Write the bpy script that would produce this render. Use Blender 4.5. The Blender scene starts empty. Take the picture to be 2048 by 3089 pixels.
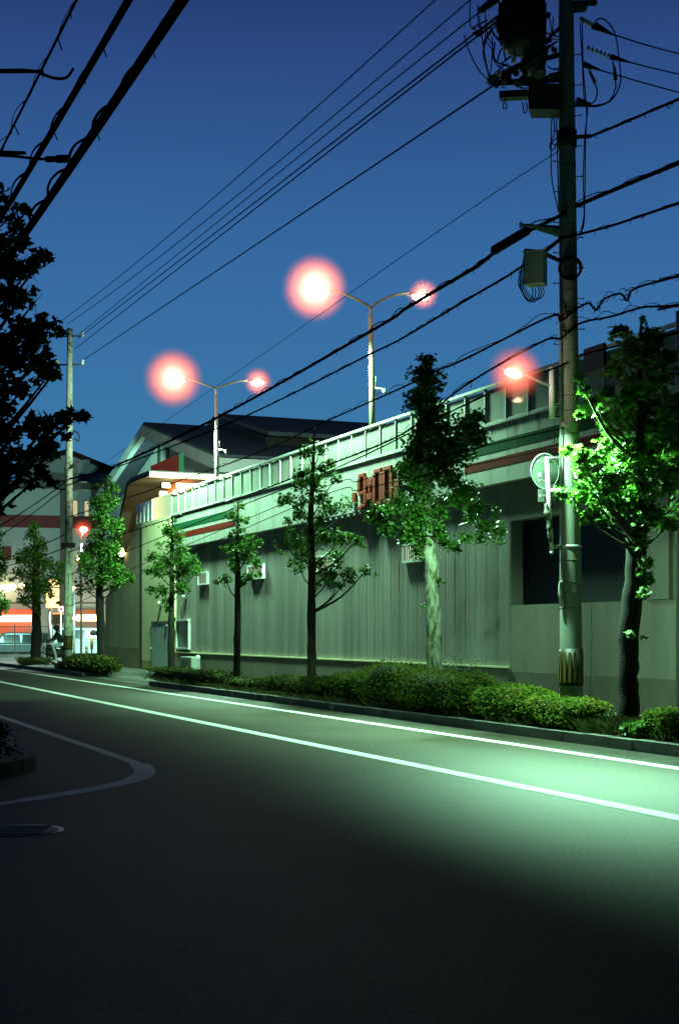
import bpy, math, random
from mathutils import Vector, Matrix
R = math.radians
SC = bpy.context.scene
COL = SC.collection
rnd = random.Random(7)

# ---------------------------------------------------------------- survey of the place
# eye height 1.6 m; the street runs along D, N points across it to the parking building
FOC, CU, HV, EYE = 4266.7, 1024.0, 1910.0, 1.6
D = Vector((-0.3807, 0.9247, 0)); N = Vector((0.9247, 0.3807, 0)); Z = Vector((0, 0, 1))
def fr(a, q, z=0.0): return D * a + N * q + Z * z
def at(u, v, Y):
    return Vector(((u - CU) / FOC * Y, Y, EYE + (HV - v) / FOC * Y))
def Yq(u, q): return q / (N.y + N.x * (u - CU) / FOC)
def onq(u, v, q): return at(u, v, Yq(u, q))
def aq(u, q): return onq(u, HV, q).dot(D)
def zq(u, v, q): return onq(u, v, q).z
S = 2048 / 1568.0
def dq(u, v, q): return onq(u * S, v * S, q)
def dY(u, v, Y): return at(u * S, v * S, Y)

# ---------------------------------------------------------------- mesh helper
class MB:
    def __init__(s): s.v = []; s.f = []; s.m = []; s.s = []
    def add(s, vs, fs, mi=0, sm=False):
        b = len(s.v); s.v.extend([tuple(x) for x in vs])
        for f in fs: s.f.append(tuple(i + b for i in f)); s.m.append(mi); s.s.append(sm)
        return s
    def box(s, c, hx, hy, hz, mi=0):
        c = Vector(c); vs = [c + hx * i + hy * j + hz * k for k in (-1, 1) for j in (-1, 1) for i in (-1, 1)]
        return s.add(vs, [(0, 2, 3, 1), (4, 5, 7, 6), (0, 1, 5, 4), (2, 6, 7, 3), (0, 4, 6, 2), (1, 3, 7, 5)], mi)
    def fbox(s, a0, a1, q0, q1, z0, z1, mi=0):
        return s.box(fr((a0 + a1) / 2, (q0 + q1) / 2, (z0 + z1) / 2), D * abs(a1 - a0) / 2, N * abs(q1 - q0) / 2, Z * abs(z1 - z0) / 2, mi)
    def tube(s, pts, r, n=8, mi=0, cap=True):
        pts = [Vector(p) for p in pts]; k = len(pts)
        rs = r if isinstance(r, (list, tuple)) else [r] * k
        t0 = (pts[1] - pts[0]).normalized()
        x = t0.orthogonal().normalized(); vs = []
        for i, p in enumerate(pts):
            t = (pts[min(i + 1, k - 1)] - pts[max(i - 1, 0)]).normalized()
            x = (x - t * x.dot(t)).normalized(); y = t.cross(x)
            for j in range(n):
                an = 2 * math.pi * j / n
                vs.append(p + (x * math.cos(an) + y * math.sin(an)) * rs[i])
        fs = [(i * n + j, i * n + (j + 1) % n, (i + 1) * n + (j + 1) % n, (i + 1) * n + j) for i in range(k - 1) for j in range(n)]
        s.add(vs, fs, mi, True)
        if cap:
            b = len(s.v) - len(vs)
            s.f.append(tuple(b + j for j in reversed(range(n)))); s.m.append(mi); s.s.append(False)
            s.f.append(tuple(b + (k - 1) * n + j for j in range(n))); s.m.append(mi); s.s.append(False)
        return s
    def lathe(s, base, axis, prof, n=16, mi=0):
        axis = Vector(axis).normalized(); base = Vector(base)
        x = axis.orthogonal().normalized(); y = axis.cross(x); vs = []
        for r, h in prof:
            for j in range(n):
                an = 2 * math.pi * j / n
                vs.append(base + axis * h + (x * math.cos(an) + y * math.sin(an)) * max(r, 1e-4))
        k = len(prof)
        s.add(vs, [(i * n + j, i * n + (j + 1) % n, (i + 1) * n + (j + 1) % n, (i + 1) * n + j) for i in range(k - 1) for j in range(n)], mi, True)
        b = len(s.v) - len(vs)
        s.f.append(tuple(b + j for j in reversed(range(n)))); s.m.append(mi); s.s.append(False)
        s.f.append(tuple(b + (k - 1) * n + j for j in range(n))); s.m.append(mi); s.s.append(False)
        return s
    def ball(s, c, rx, ry, rz, n=12, m=8, mi=0, jit=0, rg=None, X=None, Y=None):
        c = Vector(c); vs = []; X = X or Vector((1, 0, 0)); Y = Y or Vector((0, 1, 0)); Zz = X.cross(Y)
        for i in range(1, m):
            th = math.pi * i / m
            for j in range(n):
                an = 2 * math.pi * j / n; k = 1 + (rg.uniform(-jit, jit) if rg else 0)
                vs.append(c + (X * (math.cos(an) * math.sin(th) * rx) + Y * (math.sin(an) * math.sin(th) * ry) + Zz * (math.cos(th) * rz)) * k)
        vs += [c + Zz * rz, c - Zz * rz]; t = (m - 1) * n
        fs = [(i * n + j, (i + 1) * n + j, (i + 1) * n + (j + 1) % n, i * n + (j + 1) % n) for i in range(m - 2) for j in range(n)]
        fs += [(t, j, (j + 1) % n) for j in range(n)] + [(t + 1, (m - 2) * n + (j + 1) % n, (m - 2) * n + j) for j in range(n)]
        return s.add(vs, fs, mi, True)
    def prism(s, poly, ext, mi=0):
        poly = [Vector(p) for p in poly]; ext = Vector(ext); n = len(poly)
        nor = Vector((0, 0, 0))
        for i in range(n): nor += poly[i].cross(poly[(i + 1) % n])
        if nor.dot(ext) > 0: poly.reverse()
        vs = poly + [p + ext for p in poly]
        fs = [tuple(range(n)), tuple(range(2 * n - 1, n - 1, -1))] + [(i, i + n, (i + 1) % n + n, (i + 1) % n) for i in range(n)]
        return s.add(vs, fs, mi)
    def quad(s, a, b, c, d, mi=0): return s.add([a, b, c, d], [(0, 1, 2, 3)], mi)
    def build(s, name, mats, parent=None, origin=None):
        if not isinstance(mats, (list, tuple)): mats = [mats]
        me = bpy.data.meshes.new(name)
        root = parent
        while root is not None and root.parent is not None: root = root.parent
        if root is not None: o = Vector(root.location)
        elif origin is not None: o = Vector(origin)
        else: o = Vector((0, 0, 0))
        me.from_pydata([(x - o.x, y - o.y, z - o.z) for x, y, z in s.v], [], s.f)
        for m in mats: me.materials.append(m)
        me.polygons.foreach_set('material_index', s.m); me.polygons.foreach_set('use_smooth', s.s)
        me.update()
        ob = bpy.data.objects.new(name, me); COL.objects.link(ob)
        if parent is not None: ob.parent = parent
        else: ob.location = o
        return ob
def build_each(b, name, m, parent):
    par = list(range(len(b.v)))
    def find(i):
        while par[i] != i: par[i] = par[par[i]]; i = par[i]
        return i
    for f in b.f:
        r0 = find(f[0])
        for i in f[1:]: par[find(i)] = r0
    groups = {}
    for k, f in enumerate(b.f): groups.setdefault(find(f[0]), []).append(k)
    for ks in groups.values():
        n = MB(); mp = {}
        for k in ks:
            for i in b.f[k]:
                if i not in mp: mp[i] = len(n.v); n.v.append(b.v[i])
            n.f.append(tuple(mp[i] for i in b.f[k])); n.m.append(b.m[k]); n.s.append(b.s[k])
        n.build(name, m, parent)
def tag(o, label=None, cat=None, group=None, kind=None):
    if label: o['label'] = label
    if cat: o['category'] = cat
    if group: o['group'] = group
    if kind: o['kind'] = kind
    return o
def thing(name, label, cat, loc, group=None):
    o = bpy.data.objects.new(name, None); COL.objects.link(o); o.location = loc; o.empty_display_size = .2
    return tag(o, label, cat, group)
def struct(o): o['kind'] = 'structure'; return o

# ---------------------------------------------------------------- materials
def mat(name, col, rough=.6, var=.25, scale=3.0, bump=0.0, bscale=40.0, metal=0.0, spec=.4, stretch=None, col2=None, thr=(.35, .7), transl=0.0, emit=None, es=0.0):
    m = bpy.data.materials.new(name); m.use_nodes = True; nt = m.node_tree; nd = nt.nodes; L = nt.links
    bs = nd['Principled BSDF']; bs.inputs['Roughness'].default_value = rough; bs.inputs['Metallic'].default_value = metal
    bs.inputs['Specular IOR Level'].default_value = spec
    tc = nd.new('ShaderNodeTexCoord'); mp = nd.new('ShaderNodeMapping'); L.new(tc.outputs['Object'], mp.inputs['Vector'])
    if stretch: mp.inputs['Scale'].default_value = stretch
    nz = nd.new('ShaderNodeTexNoise'); nz.inputs['Scale'].default_value = scale; nz.inputs['Detail'].default_value = 6; nz.inputs['Roughness'].default_value = .65
    L.new(mp.outputs['Vector'], nz.inputs['Vector'])
    rp = nd.new('ShaderNodeValToRGB'); rp.color_ramp.elements[0].position = thr[0]; rp.color_ramp.elements[1].position = thr[1]
    c = Vector(col[:3]); c2 = Vector(col2) if col2 else c * (1 - var)
    rp.color_ramp.elements[0].color = (*c2, 1); rp.color_ramp.elements[1].color = (*c, 1)
    L.new(nz.outputs['Fac'], rp.inputs['Fac']); L.new(rp.outputs['Color'], bs.inputs['Base Color'])
    if bump:
        n2 = nd.new('ShaderNodeTexNoise'); n2.inputs['Scale'].default_value = bscale; n2.inputs['Detail'].default_value = 4
        L.new(tc.outputs['Object'], n2.inputs['Vector'])
        bp = nd.new('ShaderNodeBump'); bp.inputs['Strength'].default_value = bump; bp.inputs['Distance'].default_value = .02
        L.new(n2.outputs['Fac'], bp.inputs['Height']); L.new(bp.outputs['Normal'], bs.inputs['Normal'])
    if transl:
        tr = nd.new('ShaderNodeBsdfTranslucent'); L.new(rp.outputs['Color'], tr.inputs['Color'])
        mx = nd.new('ShaderNodeMixShader'); mx.inputs['Fac'].default_value = transl
        L.new(bs.outputs[0], mx.inputs[1]); L.new(tr.outputs[0], mx.inputs[2]); L.new(mx.outputs[0], nd['Material Output'].inputs['Surface'])
    if emit:
        bs.inputs['Emission Color'].default_value = (*emit, 1); bs.inputs['Emission Strength'].default_value = es
    return m
def emis(name, col, st):
    m = bpy.data.materials.new(name); m.use_nodes = True; nt = m.node_tree; nt.nodes.clear()
    o = nt.nodes.new('ShaderNodeOutputMaterial'); e = nt.nodes.new('ShaderNodeEmission')
    e.inputs['Color'].default_value = (*col, 1); e.inputs['Strength'].default_value = st
    nt.links.new(e.outputs[0], o.inputs['Surface']); m.cycles.emission_sampling = 'NONE'; return m
def halomat(name, col, dens, r):  # tinted volume imitating the glow halo round a lamp, not real mist
    m = bpy.data.materials.new(name); m.use_nodes = True; nt = m.node_tree; nt.nodes.clear(); L = nt.links
    o = nt.nodes.new('ShaderNodeOutputMaterial'); e = nt.nodes.new('ShaderNodeVolumeScatter')
    e.inputs['Color'].default_value = (*col, 1)
    tc = nt.nodes.new('ShaderNodeTexCoord'); ln = nt.nodes.new('ShaderNodeVectorMath'); ln.operation = 'LENGTH'; L.new(tc.outputs['Object'], ln.inputs[0])
    mr = nt.nodes.new('ShaderNodeMapRange'); mr.interpolation_type = 'SMOOTHSTEP'; L.new(ln.outputs['Value'], mr.inputs['Value'])
    for k, v in zip(('From Min', 'From Max', 'To Min', 'To Max'), (r * .42, r, dens, 0)): mr.inputs[k].default_value = v
    L.new(mr.outputs['Result'], e.inputs['Density'])
    ab = nt.nodes.new('ShaderNodeVolumeAbsorption'); ab.inputs['Color'].default_value = (1, .2, .12, 1); L.new(mr.outputs['Result'], ab.inputs['Density'])
    ad_ = nt.nodes.new('ShaderNodeAddShader'); L.new(e.outputs[0], ad_.inputs[0]); L.new(ab.outputs[0], ad_.inputs[1]); L.new(ad_.outputs[0], o.inputs['Volume']); return m

M = {}
M['asphalt'] = mat('asphalt', (.056, .049, .032), .66, .45, .35, .35, 90, spec=.17)
def asphalt_detail(m):
    nt = m.node_tree; nd = nt.nodes; L = nt.links; bs = nd['Principled BSDF']
    old = bs.inputs['Base Color'].links[0].from_socket
    tc = [n for n in nd if n.type == 'TEX_COORD'][0]
    n2 = nd.new('ShaderNodeTexNoise'); n2.inputs['Scale'].default_value = 30; n2.inputs['Detail'].default_value = 3
    L.new(tc.outputs['Object'], n2.inputs['Vector'])
    r2 = nd.new('ShaderNodeValToRGB'); r2.color_ramp.elements[0].position = .3; r2.color_ramp.elements[1].position = .72
    r2.color_ramp.elements[0].color = (.3, .3, .3, 1); r2.color_ramp.elements[1].color = (1.7, 1.7, 1.6, 1)
    L.new(n2.outputs['Fac'], r2.inputs['Fac'])
    mx = nd.new('ShaderNodeMix'); mx.data_type = 'RGBA'; mx.blend_type = 'MULTIPLY'; mx.inputs[0].default_value = 1
    L.new(old, mx.inputs[6]); L.new(r2.outputs['Color'], mx.inputs[7]); L.new(mx.outputs[2], bs.inputs['Base Color'])
asphalt_detail(M['asphalt'])
M['earth'] = mat('earth', (.05, .042, .026), .95, .5, 2, .5, 20)
M['paving'] = mat('paving', (.13, .13, .115), .85, .4, 1.2, .3, 60)
M['kerbstone'] = mat('kerbstone', (.2, .2, .18), .85, .5, 1.8, .4, 50)
M['paint'] = mat('road_paint', (.8, .82, .78), .7, .3, 9, .2, 80, col2=(.2, .2, .18), thr=(.31, .43))
M['wall'] = mat('wall_siding', (.3, .285, .265), .85, .45, .9, .05, 30, stretch=(1.3, 1.3, .12), spec=.2)
M['wallbeige'] = mat('wall_beige', (.27, .245, .2), .85, .35, .8, .08, 30, stretch=(1.4, 1.4, .3))
M['plinth'] = mat('plinth_brown', (.16, .14, .105), .9, .35, 1.2, .1, 30)
M['cream'] = mat('cream_render', (.78, .72, .44), .8, .15, .8, .04, 30)
M['fascia'] = mat('fascia_panel', (.38, .39, .36), .7, .3, 1.6, .03, 30, stretch=(2.2, 2.2, .14), col2=(.24, .25, .21), thr=(.3, .52))
M['panel'] = mat('frosted_panel', (.42, .44, .38), .5, .15, 1.1, 0, transl=.45)
M['alu'] = mat('painted_rail', (.62, .64, .62), .45, .15, 4, metal=.2)
M['green'] = mat('stripe_green', (.015, .09, .045), .9, .3, 3, spec=.03, stretch=(2, 2, .3))
M['red'] = mat('stripe_red', (.2, .02, .012), .9, .35, 3, spec=.03, stretch=(2, 2, .3))
M['signred'] = mat('sign_rust', (.33, .034, .012), .8, .5, 9, .2, 40)
M['slate'] = mat('roof_slate', (.085, .095, .12), .75, .4, 2.5, .3, 18)
M['darkmetal'] = mat('dark_metal', (.018, .016, .013), .6, .4, 6)
M['brownsoffit'] = mat('brown_soffit', (.03, .025, .008), .8, .25, 2)
M['gablewall'] = mat('gable_wall', (.56, .62, .56), .8, .18, .7, stretch=(1, 1, .4))
M['gabletrim'] = mat('gable_trim', (.6, .66, .58), .7, .15, 1)
M['white'] = mat('white_paint', (.75, .76, .74), .55, .12, 2)
M['storewall'] = mat('store_wall', (.62, .66, .65), .8, .12, .5)
M['storered'] = mat('store_red', (.27, .05, .055), .7, .2, 1)
M['grime'] = mat('grime_strip', (.2, .2, .16), .9, .3, 1)
M['door'] = mat('door_steel', (.36, .42, .38), .5, .12, 2)
M['glass'] = mat('window_glass', (.03, .035, .035), .12, .3, 2, spec=.6)
M['black'] = mat('black_rubber', (.008, .007, .005), .55, .3, 8)
M['cable'] = mat('cable_sheath', (.008, .006, .005), .95, .2, 8, spec=.0)
M['concrete'] = mat('pole_concrete', (.25, .26, .225), .85, .35, 3, .15, 60, stretch=(1.5, 1.5, .35))
M['steel'] = mat('galvanised_steel', (.4, .42, .4), .45, .25, 6, metal=.5)
M['equip'] = mat('equipment_grey', (.09, .09, .075), .6, .4, 5)
M['cabinet'] = mat('cabinet_grey', (.3, .34, .32), .6, .15, 3)
M['signback'] = mat('sign_back', (.09, .11, .095), .6, .15, 3)
M['porcelain'] = mat('porcelain', (.55, .58, .52), .25, .15, 4)
M['yellow'] = mat('warning_yellow', (.13, .088, .006), .6, .3, 8)
M['lamppost'] = mat('lamp_post', (.34, .36, .31), .5, .3, 3, metal=.3)
M['lamppostrust'] = mat('lamp_post_rusty', (.2, .17, .1), .7, .6, 3, stretch=(1, 1, .2))
M['bark'] = mat('bark_dark', (.04, .032, .02), .9, .5, 7, .7, 30, stretch=(1, 1, .35))
M['barkblack'] = mat('bark_black', (.016, .012, .008), .95, .5, 7, .5, 30)
M['barkpale'] = mat('bark_mottled', (.36, .37, .27), .85, .5, 6.5, .5, 30, col2=(.07, .08, .025), thr=(.42, .56), stretch=(1.2, 1.2, .5))
def leafmat(name, c, c2, tr=.3, rough=.45):
    return mat(name, c, rough, .3, 5.5, 0, transl=tr, col2=c2, thr=(.35, .65), spec=.4 if rough < .6 else .12)
M['leaf'] = leafmat('leaf_green', (.085, .215, .022), (.042, .12, .013), .3, .55)
M['leafdeep'] = leafmat('leaf_deep', (.068, .19, .02), (.034, .105, .011), .22)
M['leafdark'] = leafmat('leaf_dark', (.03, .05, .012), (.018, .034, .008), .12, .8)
M['leafbush'] = leafmat('leaf_azalea', (.16, .23, .02), (.075, .125, .012), .25, .8)
M['leafduskbush'] = leafmat('leaf_dusky', (.075, .085, .014), (.045, .05, .01), .15, .85)
M['leafrust'] = leafmat('leaf_bronze', (.24, .17, .03), (.15, .15, .02), .2, .8)
M['grassm'] = leafmat('grass_blades', (.06, .085, .018), (.05, .05, .015))
M['tubelight'] = emis('tube_light', (1, .8, .5), 9)
M['lens'] = emis('lamp_lens', (1, .97, .88), 14)
M['signlight'] = emis('sign_lightbox', (1, .62, .22), 3.2)
M['bulb'] = emis('bulb_glow', (1, .82, .4), 6)
M['winlit'] = emis('window_lit', (1, .9, .5), .62)
M['winpale'] = emis('window_pale', (.7, 1, .6), .9)
M['winwarm'] = emis('shop_window', (1, .7, .42), .3)
M['carwhite'] = mat('car_white', (.72, .74, .72), .25, .05, 2, spec=.5)
M['carsilver'] = mat('car_silver', (.3, .34, .34), .3, .1, 2, metal=.4)
M['cargreen'] = mat('car_teal', (.12, .2, .19), .3, .1, 2, metal=.3)
M['skin'] = mat('skin', (.4, .25, .18), .6, .1, 5)
M['jacket'] = mat('jacket_black', (.012, .011, .012), .8, .3, 9)
M['trousers'] = mat('trousers_pale', (.45, .5, .5), .8, .2, 9)

# ---------------------------------------------------------------- ground, road, pavement
def slab(name, pts, z0, z1, m, kind='structure'):
    b = MB(); b.prism([Vector((p.x, p.y, z0)) for p in pts], Z * (z1 - z0)); return tag(b.build(name, m), kind=kind)
g = MB(); g.quad((-500, -120, -.03), (500, -120, -.03), (500, 700, -.03), (-500, 700, -.03)); struct(g.build('ground', M['earth']))
KQ = 10.95
AEND = aq(449, KQ); ALEFT = 51.3
g = MB(); p = [fr(-40, -60), fr(-40, KQ), fr(190, KQ), fr(190, -60)]
g.quad(p[0], p[1], p[2], p[3]); struct(g.build('road', M['asphalt']))
slab('pavement', [fr(-20, KQ + .15), fr(AEND, KQ + .15), fr(AEND, 14.75), fr(-20, 14.75)], -.02, .145, M['paving'])
slab('driveway', [fr(AEND, KQ), fr(ALEFT, KQ), fr(ALEFT, 40), fr(AEND, 40)], -.02, .012, M['paving'])
slab('pavement', [fr(ALEFT, KQ + .15), fr(150, KQ + .15), fr(150, 60), fr(ALEFT, 60)], -.02, .143, M['paving'])
def kerb(a0, a1, q0, side=1):
    b = MB(); a = a0
    while a < a1 - .05:
        L = min(.6, a1 - a); j = rnd.uniform(-.006, .006)
        b.fbox(a + .004, a + L - .004, q0 + j, q0 + .15 + j, -.02, .15 + rnd.uniform(-.004, .006)); a += L
    return struct(b.build('kerb', M['kerbstone']))
kerb(-12, AEND, KQ); kerb(ALEFT, 110, KQ)
# planting strip soil along the kerb
slab('planting_strip', [fr(8, KQ + .17), fr(AEND - .2, KQ + .17), fr(AEND - .2, 12.45), fr(8, 12.45)], .1, .152, M['earth'])
slab('planting_strip', [fr(ALEFT + .2, KQ + .17), fr(ALEFT + 6.6, KQ + .17), fr(ALEFT + 6.6, 12.6), fr(ALEFT + .2, 12.6)], .1, .152, M['earth'])
def painted(name, pts, w):
    b = MB(); L = []; n = len(pts)
    for i, p in enumerate(pts):
        t = (pts[min(i + 1, n - 1)] - pts[max(i - 1, 0)]).normalized(); s = Vector((-t.y, t.x, 0))
        ww = w[i] if isinstance(w, list) else w
        L.append((p + s * ww / 2, p - s * ww / 2))
    for i in range(n - 1):
        b.quad(L[i][1], L[i + 1][1], L[i + 1][0], L[i][0])
    o = b.build(name, M['paint']); return struct(o)
painted('lane_marking', [fr(a, 10.03, .004) for a in range(-14, 140, 4)], .2)
painted('lane_marking', [fr(a, 7.35, .004) for a in range(-14, 140, 4)], .22)
# near edge line that turns the corner into the side street
ctrl = [(150, 4.3), (60, 4.3), (30, 4.3), (22, 4.3), (17.6, 4.3), (16.6, 4.26), (15.75, 4.08), (15.05, 3.78), (14.45, 3.3), (13.95, 2.75), (13.45, 2.15), (13.0, 1.5), (12.6, .7), (12.2, -.4), (11.6, -2.4), (10.9, -5), (9.5, -10)]
sm = []
for i in range(len(ctrl) - 1):
    p0, p1, p2, p3 = [Vector(ctrl[max(0, min(len(ctrl) - 1, i + k))]) for k in (-1, 0, 1, 2)]
    for t in (0, .25, .5, .75):
        sm.append(.5 * ((2 * p1) + (p2 - p0) * t + (2 * p0 - 5 * p1 + 4 * p2 - p3) * t * t + (3 * p1 - p0 - 3 * p2 + p3) * t ** 3))
cl = []
painted('lane_marking', [fr(x[0], x[1], .004) for x in sm], [.16 + (.09 if 13.6 < x[0] < 16.8 else 0) for x in sm])
# repair patches, seams and cracks in the asphalt
rr_ = random.Random(21)
b = MB()
for k in range(26):
    a, q = rr_.uniform(10, 40), rr_.uniform(4.6, 10.8); an = rr_.choice((0, 0, 1.4, .4)) + rr_.uniform(-.3, .3); w = rr_.uniform(.003, .008); pv = None
    for s_ in range(rr_.randint(6, 16)):
        n_ = (a + math.cos(an) * .22, q + math.sin(an) * .22); an += rr_.uniform(-.5, .5)
        p0, p1 = fr(a, q, .003), fr(n_[0], n_[1], .003); t = (p1 - p0).normalized(); s2 = Vector((-t.y, t.x, 0)) * w
        b.quad(p0 - s2, p1 - s2, p1 + s2, p0 + s2); a, q = n_
tag(b.build('road_crack', M['black']), kind='structure')
# near corner pavement with a rounded kerb
arc = [fr(120, 2.95), fr(17.2, 2.95)] + [fr(17.2 - 1.5 * math.sin(t), 1.45 + 1.5 * math.cos(t)) for t in [R(x) for x in range(10, 85, 12)]] + [fr(15.6, .6), fr(14.8, -2), fr(12, -10), fr(120, -10)]
slab('corner_pavement', arc, -.02, .14, M['paving'])
b = MB()
for i in range(len(arc) - 3):
    p0, p1 = arc[i], arc[i + 1]; t = (p1 - p0).normalized(); s = Vector((-t.y, t.x, 0))
    b.prism([p0, p1, p1 + s * .14 + t * .004, p0 + s * .14], Z * .155)
struct(b.build('corner_kerb', M['kerbstone']))
# manhole cover
mc = at(64, 2508, 6827 / 598.0); mc.z = 0
t = thing('manhole_cover', 'round iron manhole cover set in the asphalt inside the corner line', 'manhole cover', mc)
b = MB(); b.lathe(mc, Z, [(.34, -.01), (.34, .006), (.31, .006)], 32); b.build('rim', M['steel'], t)
b = MB(); b.lathe(mc, Z, [(.3, -.01), (.3, .009), (.27, .011)], 32)
for k in range(5):
    b.box(mc + Vector((0, -.2 + k * .1, .013)), Vector((.2, 0, 0)), Vector((0, .018, 0)), Z * .004)
b.build('lid', M['equip'], t)

# ---------------------------------------------------------------- parking building
WQ = 14.6; FQ = 14.42
A0 = aq(444.6, WQ); AC = aq(532, WQ); AR = 4.0
pb = thing('parking_building', 'long grey parking building with white fascia, striped bands and frosted roof parapet', 'building', fr(30, WQ, 0))
oa0, oa1 = aq(1540, WQ), aq(1952, WQ); oz0, oz1 = 2.18, 3.95
def part(name, mb, m, par=None): return mb.build(name, m, par or pb)
b = MB(); a = AC
while a > oa0 + .02:
    a2 = max(a - .5, oa0); b.fbox(a2 + .011, a - .011, WQ, WQ + .12, .15, 4.9); a = a2
b.fbox(oa0 - .0, AC, WQ + .03, WQ + .3, .1, 4.95)
part('wall', b, M['wall'])
b = MB(); a = oa0
segs = []
while a > AR: segs.append((max(a - 3.1, AR), a)); a -= 3.1
for (x0, x1) in segs:
    b.fbox(x0 + .012, x1 - .012, WQ + .004, WQ + .3, .15, oz0)
b.fbox(oa1, oa0 - .004, WQ + .006, WQ + .3, oz1, 4.95)
a = oa1 - .004
b.fbox(aq(2018, WQ), oa1 - .004, WQ - .01, WQ + .3, oz0 + .01, 4.95)
b.fbox(AR, aq(2018, WQ) - .3, WQ - .01, WQ + .3, oz0 + .01, 4.95)
b.fbox(aq(2018, WQ) - .3, aq(2018, WQ), WQ + .08, WQ + .3, oz0 + .01, 4.95)
b.fbox(AR, oa0, WQ + .05, WQ + .28, .1, oz0 - .02)
part('wall', b, M['wallbeige'])
b = MB(); b.fbox(oa1 - .3, oa0 + .3, WQ + .32, WQ + .4, oz0 - .2, oz1 + .2); b.fbox(oa1 - .02, oa0 + .02, WQ + .3, WQ + .34, oz0 - .1, oz0); part('shade_panel', b, M['black'])  # black panels standing in for the unlit depth behind the wall gap
M['stain'] = mat('rain_stain', (.13, .115, .09), .9, .4, 3, stretch=(2, 2, .2))
rs2 = random.Random(8); b = MB()
for k in range(34):
    a = rs2.uniform(oa0 + .5, AC - .6); w = rs2.uniform(.008, .022); z1 = rs2.choice((4.68, 4.68, 3.28)); h = rs2.uniform(.4, 2.2)
    b.add([fr(a - w, WQ - .003, z1), fr(a + w, WQ - .003, z1), fr(a + w * .2, WQ - .003, z1 - h), fr(a - w * .2, WQ - .003, z1 - h)], [(0, 1, 2, 3)])
for k in range(40):
    a = rs2.uniform(AR + 6, AC - .6); w = rs2.uniform(.008, .03); z1 = 5.98; h = rs2.uniform(.15, .75)
    b.add([fr(a - w, FQ - .008, z1), fr(a + w, FQ - .008, z1), fr(a + w * .3, FQ - .008, z1 - h), fr(a - w * .3, FQ - .008, z1 - h)], [(0, 1, 2, 3)])
o_ = part('rain_stain', b, M['stain']); o_['kind'] = 'stuff'
b = MB(); b.fbox(oa0 + .02, AC - .02, WQ - .05, WQ, .15, .86); part('plinth', b, M['plinth'])
b = MB(); b.fbox(oa0 + .02, AC - .02, WQ - .075, WQ - .002, .862, .9); part('ledge', b, M['cream'])
b = MB()
for (x0, x1) in segs: b.fbox(x0 + .01, x1 - .01, WQ - .02, WQ + .002, .15, .8)
part('plinth', b, M['plinth'])
# cream entrance bay
b = MB(); b.fbox(AC, A0, FQ - .05, WQ + .1, .5, 6.03); b.fbox(AC, A0 + .0, FQ - .048, WQ + .09, .1, .5, 1); part('entrance_bay', b, [M['cream'], mat('cream_base', (.45, .36, .16), .85, .2, 2)])
# stair side wall with slanting end
q = FQ + .02
P = lambda u, v: onq(u, v, q)
poly = [fr(A0 + .003, q, .1), fr(aq(318, q), q, .1), P(318, 1809), P(365, 1715), P(411, 1581), P(456, 1570), fr(A0 + .003, q, zq(456, 1590, q))]
b = MB(); b.prism(poly, N * .3); part('stair_wall', b, mat('stair_render', (.42, .36, .25), .85, .35, .8, .08, 30, stretch=(1.4, 1.4, .3)))
b = MB(); b.fbox(A0 + .004, aq(318, q), q - .015, q + .1, .1, 1.0); part('plinth', b, mat('stair_plinth', (.3, .24, .14), .9, .3, 1.5))
# fascia in panels with open joints
b = MB(); a = AC; k = 0
while a > AR:
    a2 = max(a - 1.84, AR); b.fbox(a2 + .008, a - .008, FQ, WQ, 4.76, 6.0); a = a2
b.fbox(AR, AC, FQ + .02, WQ + .1, 4.78, 5.98)
b.fbox(AR, AC, FQ - .04, WQ + .05, 6.0, 6.05)
part('fascia', b, M['fascia'])
b = MB(); a = aq(1110, FQ)
while a < aq(925, FQ):
    b.fbox(a, a + .12, FQ + .005, FQ + .13, 4.68, 4.757); a += .42
build_each(b, 'fascia_fin', M['fascia'], pb)
for (u0, u1) in ((539, 710), (1402, 2300)):
    for (z0, z1, m) in ((5.43, 5.66, 'green'), (5.1, 5.3, 'red')):
        a1, a0 = aq(u0, FQ) if u0 > 600 else AC - .1, (aq(u1, FQ) if u1 < 2000 else AR + .1)
        b = MB(); sl = (.25 if u0 < 600 else 0)
        b.prism([fr(a0 + (sl if m == 'green' else 0), FQ - .006, z0), fr(a1, FQ - .006, z0), fr(a1, FQ - .006, z1), fr(a0 + (sl if m == 'green' else 0), FQ - .006, z1)], N * .004)
        tag(part('stripe', b, M[m]), 'dark %s painted stripe' % m)
# parapet of frosted panels
PQ = FQ + .06
b = MB(); pp = MB(); a = aq(519, PQ)
rail_left = a
while a > AR:
    b.fbox(a - .02, a + .02, PQ - .03, PQ + .03, 6.05, 6.84)
    pp.fbox(a - .9, a - .02, PQ + .0, PQ + .016, 6.1, 6.8); a -= .92
build_each(b, 'rail_post', M['alu'], pb); part('parapet_panel', pp, M['panel'])
b = MB(); b.fbox(AR, rail_left, PQ - .05, PQ + .05, 6.842, 6.9); b.fbox(AR, rail_left, PQ - .02, PQ + .03, 6.052, 6.095); part('top_rail', b, M['alu'])
b = MB(); b.fbox(rail_left + .02, aq(461, PQ), PQ, PQ + .016, 6.06, 6.92); part('screen_panel', b, mat('white_screen', (.85, .85, .74), .5, .05, 2, transl=.8))
b = MB(); x0, x1 = aq(460, PQ), aq(410, PQ)
b.fbox(x0 + .03, x1, PQ + .02, PQ + .035, 6.06, 6.9); part('stair_screen', b, mat('blue_glass', (.25, .33, .38), .3, .1, 2, transl=.3))
b = MB()
for k in range(5): a = x0 + .05 + (x1 - x0) * k / 4.4; b.fbox(a - .02, a + .02, PQ - .03, PQ + .018, 6.06, 6.9 - .1 * k)
build_each(b, 'rail_post', M['alu'], pb)
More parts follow.
